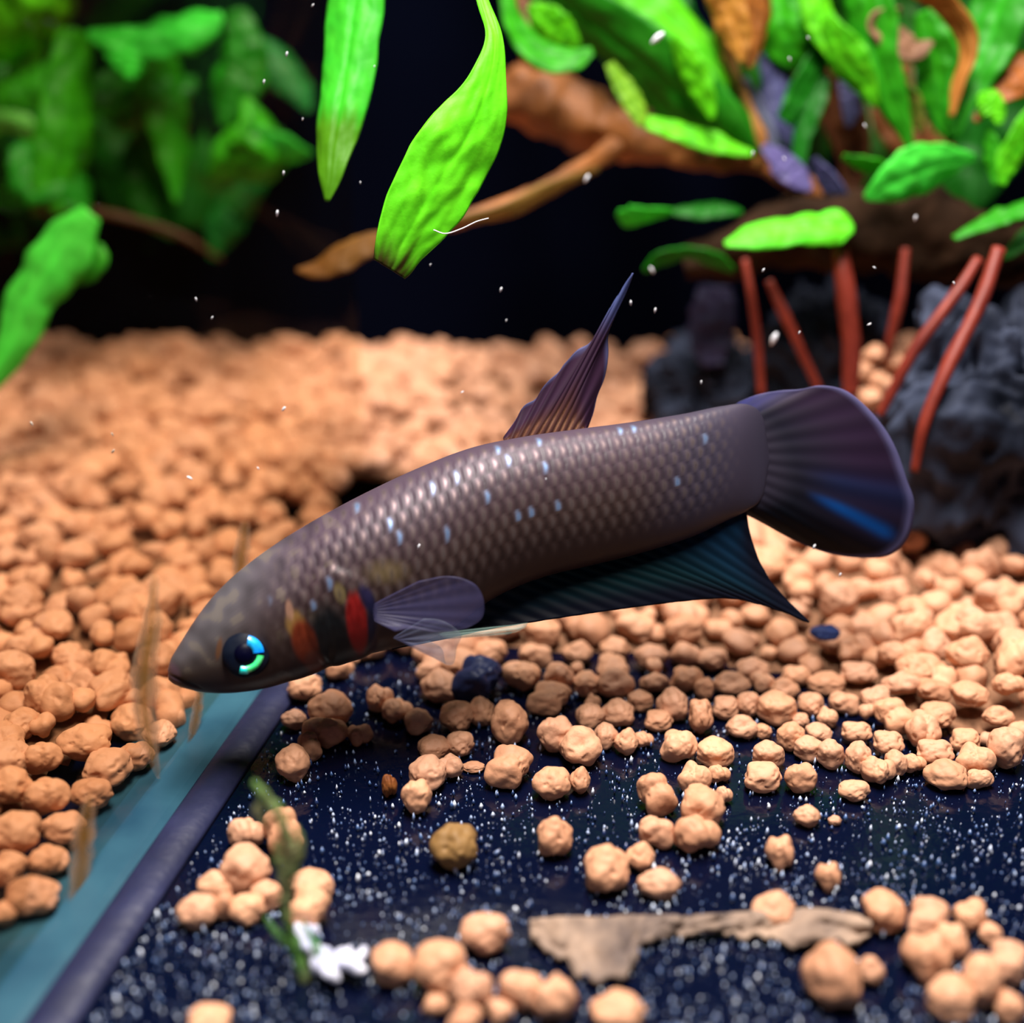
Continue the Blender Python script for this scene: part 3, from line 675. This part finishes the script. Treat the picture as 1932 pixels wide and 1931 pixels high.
# stations by chord of the mid line
mid = np.c_[(ST[:, 0] + ST[:, 2]) / 2, (ST[:, 1] + ST[:, 3]) / 2]
SS = spline(np.c_[mid, ST], NS)[:, 2:]
arc = np.r_[0, np.cumsum(np.hypot(np.diff((SS[:, 0] + SS[:, 2]) / 2), np.diff((SS[:, 1] + SS[:, 3]) / 2)))]
th = np.linspace(0, 2 * math.pi, NT, endpoint=False)
V = np.zeros((NS, NT, 3)); PX = np.zeros((NS, NT, 2))
Tq = np.array([W(s[0], s[1], fish_z(s[0])) for s in SS]); Bq = np.array([W(s[2], s[3], fish_z(s[2])) for s in SS])
Cq = (Tq + Bq) / 2; Hq = (Tq - Bq) / 2
AX = np.gradient(Cq, axis=0); AX /= np.linalg.norm(AX, axis=1, keepdims=True)
NRM = np.cross(AX, Hq / np.maximum(np.linalg.norm(Hq, axis=1, keepdims=True), 1e-9)); NRM /= np.linalg.norm(NRM, axis=1, keepdims=True)
NRM *= -np.sign(NRM @ FWD)[:, None]                        # towards the camera
c_, s_ = np.cos(th), np.sin(th)
cs = np.sign(c_) * np.abs(c_) ** 0.92; sn = np.sign(s_) * np.abs(s_) ** 0.92
V = Cq[:, None] + Hq[:, None] * cs[None, :, None] + NRM[:, None] * (np.maximum(SS[:, 4], .004)[:, None] * sn[None])[..., None]
vv = (1 - cs) / 2                                            # 0 back, 1 belly
PX[..., 0] = SS[:, 0][:, None] * (1 - vv) + SS[:, 2][:, None] * vv
PX[..., 1] = SS[:, 1][:, None] * (1 - vv) + SS[:, 3][:, None] * vv
x, y = PX[..., 0], PX[..., 1]; A = arc[:, None] + 0 * x; VV_ = vv[None] + 0 * x
# pigment; paler back and darker belly keep some overhead shading in the colour
def mixc(c, col, f): return c * (1 - f[..., None]) + np.array(col) * f[..., None]
def ell(cx, cy, rx, ry, ang, soft=.35):
    a = math.radians(ang); dx, dy = x - cx, y - cy
    d = np.hypot((dx * math.cos(a) + dy * math.sin(a)) / rx, (-dx * math.sin(a) + dy * math.cos(a)) / ry)
    return 1 - sstep(1 - soft, 1 + soft, d)
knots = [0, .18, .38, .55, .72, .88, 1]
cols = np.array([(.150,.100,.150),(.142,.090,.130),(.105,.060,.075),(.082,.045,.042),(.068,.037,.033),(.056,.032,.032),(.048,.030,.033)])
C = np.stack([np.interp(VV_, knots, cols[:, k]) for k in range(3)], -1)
tail = sstep(1150, 1330, x); Ct = np.stack([np.interp(VV_, [0, .3, .7, 1], q) for q in ((.105,.085,.075,.06), (.085,.07,.06,.05), (.14,.115,.10,.08))], -1)
C = C * (1 - tail[..., None]) + Ct * tail[..., None]
head = 1 - sstep(430, 600, x + (y - 1100) * .25)
Ch = np.stack([np.interp(VV_, [0, .3, .5, .68, .85, 1], q) for q in ((.125,.118,.095,.065,.052,.048), (.115,.105,.076,.045,.036,.034), (.135,.115,.074,.038,.032,.032))], -1)
C = C * (1 - head[..., None]) + Ch * head[..., None]
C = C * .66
# scales: offset rows, bright flank spots with darker seams
NROW = 10.5; row = VV_ * NROW; ri = np.floor(row); fr = row - ri - .5
col_ = A / 25.5 + .5 * (ri % 2) + .22 * np.abs(fr); ci = np.floor(col_); fc = col_ - ci - .5
scl = sstep(470, 620, x) * (1 - sstep(1290, 1400, x)) * sstep(.01, .06, VV_) * (1 - sstep(.70, .90, VV_))
spot = np.exp(-(fc / .16) ** 2 - (fr / .36) ** 2) * scl
seam = sstep(.22, .5, np.abs(fc)) * .5 * scl * sstep(.05, .25, VV_)
C = C * (1 - seam * .7)[..., None]
hsh = np.abs(np.sin(ci * 12.9898 + ri * 78.233) * 43758.5453) % 1.0
# every scale carries the same pale mirror-like centre; a few are blue; the lamp makes them gleam
fade = 1 - .55 * sstep(.45, .75, VV_)
C = mixc(C, (.30, .23, .22), np.clip(spot * .6 * fade, 0, 1))
C = mixc(C, (.25, .42, .75), np.clip(spot * .9 * (hsh > .90) * (VV_ < .55), 0, 1))
MIRROR = spot * fade
C = C * (1 + .45 * head)[..., None]
C = mixc(C, (.040, .034, .058), sstep(1385, 1440, x))
# head and gill cover markings
mott = np.array([[nz(px * .035, py * .035, 4) for px, py in zip(x[i, ::2], y[i, ::2])] for i in range(NS)])
mott = np.repeat(mott, 2, axis=1)[:, :NT]
hm = (1 - sstep(560, 720, x)) * (1 - sstep(.5, .7, VV_))
C = C * (1 + .55 * mott * hm)[..., None]
C = mixc(C, (.24, .20, .14), np.clip((mott - .25) * 2, 0, .35) * hm)
C = mixc(C, (.006, .008, .010), ell(620, 1195, 36, 62, -12) * .95)
C = mixc(C, (.40, .22, .06), ell(556, 1170, 17, 24, -10) * .8)
C = mixc(C, (.22, .034, .012), ell(572, 1203, 22, 42, -14, .25))
C = mixc(C, (.16, .055, .035), ell(590, 1240, 17, 22, -10) * .8)
C = mixc(C, (.26, .20, .07), ell(636, 1112, 10, 18, -15) * .5)
C = mixc(C, (.30, .012, .011), ell(667, 1166, 19, 56, -8, .2))
C = mixc(C, (.012, .010, .05), ell(686, 1122, 12, 26, -25) * .9)
C = mixc(C, (.008, .010, .04), ell(697, 1180, 10, 56, -4) * .9)
C = mixc(C, (.26, .19, .08), ell(720, 1074, 32, 18, 0, .8) * .45)
C = mixc(C, (.45, .24, .16), ell(545, 1145, 7, 18, -8) * .8)
C = mixc(C, (.18, .075, .03), ell(415, 1218, 5, 20, 10) * .8)
C = mixc(C, (.16, .09, .13), ell(325, 1272, 17, 22, 0) * .8)
C = mixc(C, (.015, .008, .010), ell(352, 1284, 30, 4, 22) * .8)
# relief: scales, gill cover step, mouth, eye socket
bump = (.5 - fc) * .004 * scl * (np.cos(fr * math.pi) ** .5) - seam * .004
bump = bump + .022 * ell(640, 1165, 62, 95, -12, .12) + .010 * ell(560, 1195, 60, 90, -12, .15)
bump = bump - .012 * ell(352, 1284, 30, 4, 22)
side = np.sign(sn)[None]
N = grid_normals(V); 
if np.mean(np.sum(N * (V - Cq[:, None]), -1)) < 0: N = -N
V = V + N * np.clip(bump, -.03, .06)[..., None]
M_BODY = mat_attr('fish_skin', rough=0.45, spec=0.2)
nt = M_BODY.node_tree; va = [n for n in nt.nodes if n.type == 'VERTEX_COLOR'][0]; b = nt.nodes['Principled BSDF']
nt.links.new(va.outputs['Alpha'], b.inputs['Metallic'])
f = grid_faces(NS, NT, True)
Vf = V.reshape(-1, 3)
o = link_mesh('body', Vf, f[:, ::-1].copy(), M_BODY, base=FB, parent=fish, col=np.clip(np.concatenate([C * .62, MIRROR[..., None] * .8], -1), 0, 1).reshape(-1, 4))
bm = bmesh.new(); bm.from_mesh(o.data); bmesh.ops.recalc_face_normals(bm, faces=bm.faces); bm.to_mesh(o.data); bm.free()
o.data.polygons.foreach_set('use_smooth', np.ones(len(o.data.polygons), bool))

# eyes
def eye(sgn):
    near = (sn * sgn > 0.05)
    d = np.hypot(x - 466, y - 1228) + np.where(near[None], 0, 1e5)
    k = np.unravel_index(np.argmin(d), d.shape); c = V[k]; nn_ = NRM[k[0]] * sgn * .94 + Hq[k[0]] / np.linalg.norm(Hq[k[0]]) * 0.10
    nn_ /= np.linalg.norm(nn_)
    ux = RGT - nn_ * (RGT @ nn_); ux /= np.linalg.norm(ux); uy = np.cross(nn_, ux) * (1 if sgn > 0 else -1)
    if uy[2] < 0: uy = -uy
    def disc(name, prof, mat, parent, cx=0, cy=0, a0=0, a1=2 * math.pi, n=48, col=None):
        VV, closed = [], a1 - a0 > 6.2
        k_ = n if closed else n + 1
        for r, h in prof:
            for q in range(k_):
                a = a0 + (a1 - a0) * q / n
                VV.append(c + ux * (cx + r * math.cos(a)) + uy * (cy + r * math.sin(a)) + nn_ * h)
        return link_mesh(name, VV, [tuple(f) for f in grid_faces(len(prof), k_, closed)], mat, base=FB, parent=parent)
    R0 = .165
    dome = [(R0, -.05), (R0, .0), (R0 * .92, .022), (R0 * .75, .04), (R0 * .5, .055), (R0 * .25, .062), (.001, .065)]
    e = disc('eye', dome, M_EYE, fish)
    for nm, mt, a0, a1, r0, r1, h in (('iris', M_IRB, 0.10, 1.40, .050, .130, .066), ('iris', M_IRG, -1.45, -.10, .078, .130, .062), ('iris', M_IRC, -1.85, -1.40, .080, .138, .061)):
        disc(nm, [(r0, h - .02), (r0 + .008, h), ((r0 + r1) / 2, h + .004), (r1 - .008, h - .004), (r1, h - .03)], mt, e, a0=a0, a1=a1, n=20, cx=-.005)
    disc('pupil', [(.075, .052), (.068, .062), (.04, .072), (.001, .076)], M_PUP, e, cx=-.008)
M_EYE = mat_plain('eye_ring', (0.002, 0.004, 0.012), (0.006, 0.009, 0.018), rough=0.5, scale=900, bump=0.1, spec=0.08)
M_PUP = mat_plain('pupil', (0.001, 0.001, 0.006), (0.001, 0.001, 0.010), rough=0.4, scale=900, bump=0.0, spec=0.06)
M_IRB = mat_plain('iris_blue', (0.0, 0.20, 0.95), (0.02, 0.55, 1.0), rough=0.25, scale=1500, bump=0.2, spec=0.9)
M_IRG = mat_plain('iris_green', (0.02, 0.85, 0.22), (0.10, 0.95, 0.30), rough=0.25, scale=1500, bump=0.2, spec=0.9)
M_IRC = mat_plain('iris_cyan', (0.0, 0.75, 0.85), (0.02, 0.95, 0.75), rough=0.25, scale=1500, bump=0.2, spec=0.9)
eye(1); eye(-1)

# fins: a sheet between a base curve and a free edge, ribbed by rays
def fin(name, basec, edgec, zoff, colf, mat, nray=14, n=60, mm=28, rib=.010, thick=.014, wave=.05, bulge=None):
    B_, E_ = spline(basec, n), spline(edgec, n); G = np.zeros((n, mm, 3)); Cc = np.ones((n, mm, 4))
    for i in range(n):
        for j in range(mm):
            s = j / (mm - 1); q = lerp(B_[i], E_[i], s); t = i / (n - 1)
            zc = fish_z(q[0]) + (zoff(t, s) if callable(zoff) else zoff) + wave * s * math.sin(t * 7 + s * 2)
            ray = .5 + .5 * math.cos(2 * math.pi * t * nray)
            G[i, j] = W(q[0], q[1], zc - rib * ray * (1 - .4 * s)); k = colf(t, s, ray, q[0], q[1]); Cc[i, j, :len(k)] = k
    V, f, src = thick_sheet(G, grid_normals(G), thick)
    return link_mesh(name, V, f, mat, base=FB, parent=fish, col=np.clip(Cc.reshape(-1, 4)[src], 0, 1))
M_FIN = mat_attr('fin_membrane', rough=0.5, spec=0.10, transl=0.30, alpha=0.99)
nt = M_FIN.node_tree; ms = [n for n in nt.nodes if n.type == 'MIX_SHADER'][-1]; va = [n for n in nt.nodes if n.type == 'VERTEX_COLOR'][0]
nt.links.new(va.outputs['Alpha'], ms.inputs[0])
M_CLEAR = mat_attr('clear_fin', rough=0.4, spec=0.4, transl=0.35, alpha=0.28)
def c_dorsal(t, s, ray, px, py):
    c = lerp(np.array((.16, .055, .05)), np.array((.085, .035, .085)), float(sstep(.1, .45, s)))
    c = lerp(c, np.array((.20, .22, .52)), float(sstep(.86, 1.0, s)) * .75)
    c = lerp(c, np.array((.12, .16, .45)), float(sstep(650, 560, py)) if py < 650 else 0.0)
    return np.r_[c * .5 * (1 - .3 * ray), 1 - .6 * float(1 - sstep(.12, .3, s)) * (1 - ray)]
fin('dorsal_fin', [(950,832),(990,828),(1040,824),(1104,812)],
    [(951,826),(976,790),(990,765),(1012,752),(1032,722),(1056,700),(1068,684),(1090,660),(1112,648),(1132,622),(1150,585),(1172,548),(1194,515),(1182,548),(1162,590),(1147,630),(1147,672),(1140,712),(1126,748),(1118,782),(1106,812)],
    lambda t, s: .05 * s, c_dorsal, M_FIN, nray=11, n=170, mm=30, wave=.03)
def c_tail(t, s, ray, px, py):
    c = lerp(np.array((.022, .022, .040)), np.array((.040, .020, .055)), float(sstep(.2, .8, s)))
    low = float(sstep(.45, .75, t)); c = lerp(c, np.array((.008, .010, .018)), low)
    up = float(1 - sstep(.04, .20, t)); c = lerp(c, np.array((.05, .05, .20)), up)
    bl = math.exp(-((t - (.575 + .045 * s)) / .016) ** 2) * float(sstep(.35, .6, s)) * float(1 - sstep(.85, .97, s))
    c = lerp(c, np.array((.01, .14, .62)), bl); c = lerp(c, np.array((.008, .04, .16)), .45 * math.exp(-((t - .52) / .04) ** 2) * float(sstep(.3, .6, s)))
    e = float(sstep(.93, .99, s)); c = lerp(c, np.array((.20, .19, .42)), e * .85)
    return lerp(np.array((.024, .020, .034)), c * .55 * (1.05 - .3 * ray * (1 - e)), float(sstep(.15, .35, s)))
fin('tail_fin', [(1350,790),(1385,805),(1400,835),(1404,870),(1400,905),(1385,930),(1350,950)],
    [(1394,760),(1430,746),(1470,738),(1510,735),(1548,728),(1592,736),(1630,764),(1668,808),(1692,852),(1710,905),(1724,948),(1718,1000),(1700,1032),(1668,1050),(1600,1050),(1540,1036),(1482,1010),(1440,986),(1404,966)],
    lambda t, s: .10 * s, c_tail, M_FIN, nray=15, n=150, mm=40, wave=.10, rib=.005)
def c_anal(t, s, ray, px, py):
    teal = np.array((.003, .020, .026)); blue = np.array((.004, .020, .048))
    c = lerp(np.array((.012, .020, .040)), teal, float(sstep(.10, .5, t)))
    c = lerp(c, blue, float(sstep(.62, .9, t)))
    c = c * (1.25 - .6 * ray)
    c = lerp(c, np.array((.004, .005, .012)), float(sstep(.40, .85, s)))
    return lerp(c, np.array((.03, .015, .04)), float(sstep(.985, 1, t)))
fin('anal_fin', [(735,1212),(800,1190),(880,1150),(960,1100),(1060,1072),(1160,1046),(1260,1016),(1340,985),(1402,955)],
    [(740,1226),(830,1208),(920,1188),(1000,1175),(1100,1160),(1200,1146),(1300,1134),(1380,1130),(1440,1143),(1490,1160),(1527,1175),(1490,1138),(1455,1098),(1430,1052),(1416,1008),(1406,962)],
    lambda t, s: .02, c_anal, M_FIN, nray=24, n=190, mm=26, wave=.05)
def c_pec(t, s, ray, px, py): return np.array((.08, .075, .19)) * (.8 + .35 * ray)
fin('pectoral_fin', [(706,1140),(704,1155),(706,1172)], [(790,1098),(850,1088),(895,1102),(912,1130),(910,1165),(880,1185),(830,1192),(780,1186),(745,1190)],
    lambda t, s: -.40 - .12 * s, c_pec, M_CLEAR, nray=10, n=70, mm=24, wave=.03, rib=.003)
def c_pel(t, s, ray, px, py): return lerp(np.array((.22, .24, .46)), np.array((.30, .36, .44)), s) * (.8 + .3 * ray)
fin('pelvic_fin', [(742,1204),(756,1210),(770,1216)], [(800,1168),(835,1172),(870,1198),(862,1222),(856,1252),(842,1254),(834,1226),(810,1212)],
    lambda t, s: -.30 - .12 * s, c_pel, M_CLEAR, nray=5, n=50, mm=16, wave=.03)
fin('pelvic_fin', [(828,1196),(838,1202),(848,1206)], [(996,1176),(990,1184),(960,1196)], lambda t, s: -.34 - .06 * s,
    lambda t, s, ray, px, py: np.array((.26, .42, .38)) * (.8 + .3 * ray), M_CLEAR, nray=3, n=30, mm=20, wave=.02)

# ------------------------------------------------------------------ small things on the floor and in the water
# torn piece of leaf litter
M_LIT = mat_plain('leaf_litter', (0.07, 0.052, 0.050), (0.34, 0.235, 0.17), rough=0.8, scale=300, bump=0.9, dist=0.0006)
top = [(1000,1738),(1060,1732),(1130,1733),(1210,1728),(1300,1730),(1380,1726),(1450,1718),(1520,1716),(1580,1722),(1620,1730),(1645,1740)]
bot = [(1002,1775),(1030,1792),(1065,1815),(1090,1840),(1130,1848),(1175,1846),(1196,1815),(1205,1782),(1260,1768),(1330,1758),(1400,1768),(1450,1772),(1500,1785),(1560,1775),(1610,1780),(1640,1765)]
n, mm = 90, 14; A_, B_ = spline(top, n), spline(bot, n); G = np.zeros((n, mm, 3))
for i in range(n):
    jag = 14 * nz(i * .35, 1, 2) + 9 * nz(i * 1.1, 4, 2)
    for j in range(mm):
        s = j / (mm - 1); q = lerp(A_[i], B_[i] + (0, jag), s)
        G[i, j] = on_z(q[0], q[1], 0.06 + .05 * (1 - s) + .06 * nz(i * .16, s * 2, 9) + .02 * nz(i * .6, s * 6, 3))
V, f, src = thick_sheet(G, grid_normals(G), .03)
tag(link_mesh('leaf_litter', V, f, M_LIT, base=on_z(1300, 1760, 0)), 'torn greyish brown flake of dead leaf lying on the black floor', 'dead leaf')
# white fluff
M_FLUFF = mat_plain('fluff', (0.40, 0.42, 0.60), (0.85, 0.85, 0.95), rough=0.8, scale=500, bump=0.6)
base = on_z(640, 1830, 0)
fl = empty('white_fluff', base, 'ragged white tuft of fluff beside the green algae strand', 'fluff')
for (a, b_, r0) in (((556,1742),(592,1800),15),((580,1780),(630,1835),16),((600,1800),(640,1852),13),((622,1800),(690,1832),14),((648,1822),(660,1788),9),((664,1820),(688,1790),9),((610,1830),(604,1792),8),((570,1760),(600,1752),6)):
    S = np.linspace(0, 1, 20); P = np.array([on_z(lerp(a[0], b_[0], s) + 6 * nz(s * 5, r0, 1), lerp(a[1], b_[1], s), .09 + .05 * math.sin(3 * s)) for s in S])
    V, f = tube(P, (np.sin(np.pi * np.clip(S * .9 + .05, 0, 1)) * r0 + 3) * 8.2 / F_PX, 14, 1.1, a[0], 9)
    link_mesh('tuft', V, f, M_FLUFF, base=base, parent=fl)
# algae strand standing on the floor
M_ALG = mat_attr('algae', rough=0.7, transl=.3, alpha=.6)
base = on_z(575, 1850, 0); zb = proj(base)[2]
al = empty('algae_strand', base, 'thin wispy green algae strand rising beside pebbles from the black floor', 'algae')
for pts in ([(578,1850,14),(556,1790,16),(540,1720,14),(548,1640,12),(540,1570,14),(508,1510,15),(478,1475,8)], [(540,1700,6),(556,1640,12),(548,1590,12),(530,1560,6)], [(560,1800,5),(520,1760,10),(500,1730,4)], [(500,1505,6),(488,1530,12),(500,1560,4)], [(545,1660,5),(570,1600,9),(560,1560,3)], [(540,1740,8),(535,1660,16),(525,1600,10),(545,1540,3)], [(590,1860,4),(600,1800,12),(570,1740,5)]):
    p3 = [(a, b_, zb - .001 * (1850 - b_), r) for a, b_, r in pts]; S = spline(p3, 50)
    rad = S[:, 3] * S[:, 2] / F_PX * np.array([.75 + .5 * nz(i * .4, pts[0][0], 2) for i in range(50)])
    V, f = tube(np.array([W(*s[:3]) for s in S]), rad, 8, .5, pts[0][0], 6)
    cc = np.array([lerp(np.array((.10, .36, .05)), np.array((.38, .36, .18)), .5 + .9 * nz(*(v * 4))) for v in V])
    link_mesh('filament', V, f, M_ALG, base=base, parent=al, col=np.clip(cc, 0, 1))
# brown algae streaks on the pane
M_STRK = mat_attr('brown_film', rough=0.8, transl=.3, alpha=.55)
nt = M_STRK.node_tree; ms = [n for n in nt.nodes if n.type == 'MIX_SHADER'][-1]; va = [n for n in nt.nodes if n.type == 'VERTEX_COLOR'][0]
nt.links.new(va.outputs['Alpha'], ms.inputs[0])
def on_pane(px, py, off=.20):
    d = FWD + (px - CX) / F_PX * RGT - (py - CY) / F_PX * UPV
    q = np.array([*(PA + PN * off), 0]); nn_ = np.array([*PN, 0]); return CAM + d * (((q - CAM) @ nn_) / (d @ nn_))
for lab, pts in zip(('longest brown algae streak on the glass pane beside the fish snout', 'brown algae streak low on the pane above the wide teal strip', 'small brown algae streak on the pane just under the fish chin', 'faint brown algae streak on the pane above the fish head'), ([(292,1085,10),(285,1180,22),(272,1280,30),(275,1360,26),(290,1430,14),(300,1470,3)], [(170,1500,10),(160,1570,24),(150,1660,22),(140,1740,8)],
            [(378,1300,8),(372,1340,12),(362,1390,9),(356,1410,2)], [(462,985,10),(458,1030,18),(452,1075,16),(450,1120,4)])):
    S = spline(pts, 40); G = np.zeros((40, 9, 3)); Cc = np.zeros((40, 9, 4))
    for i in range(40):
        for j in range(9):
            a = (j / 4 - 1); G[i, j] = on_pane(S[i, 0] + a * S[i, 2] * (1 + .35 * nz(i * .3, a, pts[0][0])), S[i, 1], .16)
            Cc[i, j, :3] = lerp(np.array((.50, .27, .06)), np.array((.75, .52, .34)), min(1.0, abs(a) * 1.2 + .4 * nz(a * 2, i * .05, pts[0][0])))
            Cc[i, j, 3] = .85 * (1 - a * a) * (.75 + .5 * nz(a * 3, i * .2, 7)) * math.sin(math.pi * (i + .5) / 40) ** .5
    V, f, src = thick_sheet(G, grid_normals(G), .012)
    tag(link_mesh('algae_streak', V, f, M_STRK, base=V[-1], col=np.clip(Cc.reshape(-1, 4)[src], 0, 1)), lab, 'algae')
# hair-thin thread on the big leaf
S = spline([(818,434,10.0),(840,441,9.98),(870,432,9.98),(900,418,10.0),(922,412,10.0)], 40)
V, f = tube(np.array([W(*s) for s in S]), np.full(40, .0045), 6)
M_SPECK = mat_plain('white_speck', (0.75, 0.78, 0.88), (0.95, 0.95, 1.0), rough=0.4, scale=900, bump=0.1)
tag(link_mesh('white_thread', V, f, M_SPECK, base=V[0]), 'hair thin white thread clinging to the bright hanging leaf', 'thread')
# drifting specks: little pointed crustacean-like flecks
def fleck_mesh():
    V, F_ = ico(2); V = V * (.38, .38, 1.0); V[:, :2] *= (1 - .55 * np.clip(-V[:, 2:3], 0, 1)) 
    o = link_mesh('white_fleck', V / CM, F_, M_SPECK); me = o.data; bpy.data.objects.remove(o); return me
FL = fleck_mesh()
SP = [(541,103,9,14),(706,126,5,20),(498,155,8,14),(535,327,8,12),(523,403,11,10),(571,225,5,15),(945,547,9,20),(1107,337,14,30),(1190,572,9,0),(1236,586,9,8),(1420,290,8,10),(1727,412,10,5),
      (1632,238,8,-30),(1490,112,7,-25),(1525,72,6,-30),(1440,510,7,30),(1650,505,6,-60),(1323,722,7,0),(1230,510,12,-30),(535,772,10,40),(213,852,9,40),(60,800,9,-20),(358,902,10,-60),(487,884,6,-30),(212,820,7,-20),(790,1032,10,20),
      (1536,1032,9,25),(1640,612,7,60),(1800,535,7,-30),(872,740,6,60),(400,600,6,30),(370,565,7,-10),(590,10,6,40),(1460,640,22,20),(1240,72,26,50),(1508,628,6,20),(955,605,5,20),(812,500,5,20),(1480,300,7,-30),(680,345,5,0),(1585,1085,7,20),(1030,905,5,10)]
for cx, cy, rr, ang in SP:
    zc = 9.6 if rr < 12 else 12.0
    if cy < 420 and cx > 1180 and rr < 12: zc = 11.6
    o = bpy.data.objects.new('white_fleck', FL); COL.objects.link(o); o.location = W(cx, cy, zc) * CM
    s = rr * .62 * zc / F_PX * CM; o.scale = (s, s, s); o.rotation_euler = (0, math.radians(ang), 0)
    big = 'large' if rr >= 12 else 'tiny'
    if cx < 600 and cy < 480: wh = 'in front of the clump of fern behind the pane'
    elif cx < 600: wh = 'above the gravel behind the pane'
    elif cx < 1150 and cy < 700: wh = 'in the black water beside the hanging leaves'
    elif cy < 480: wh = 'in front of the fern with red roots'
    elif cy < 760: wh = 'in front of the dark lava rocks'
    else: wh = 'close to the fish body and fins'
    tag(o, f'{big} white fleck drifting {wh}', 'fleck', f'{big} white flecks {wh}')
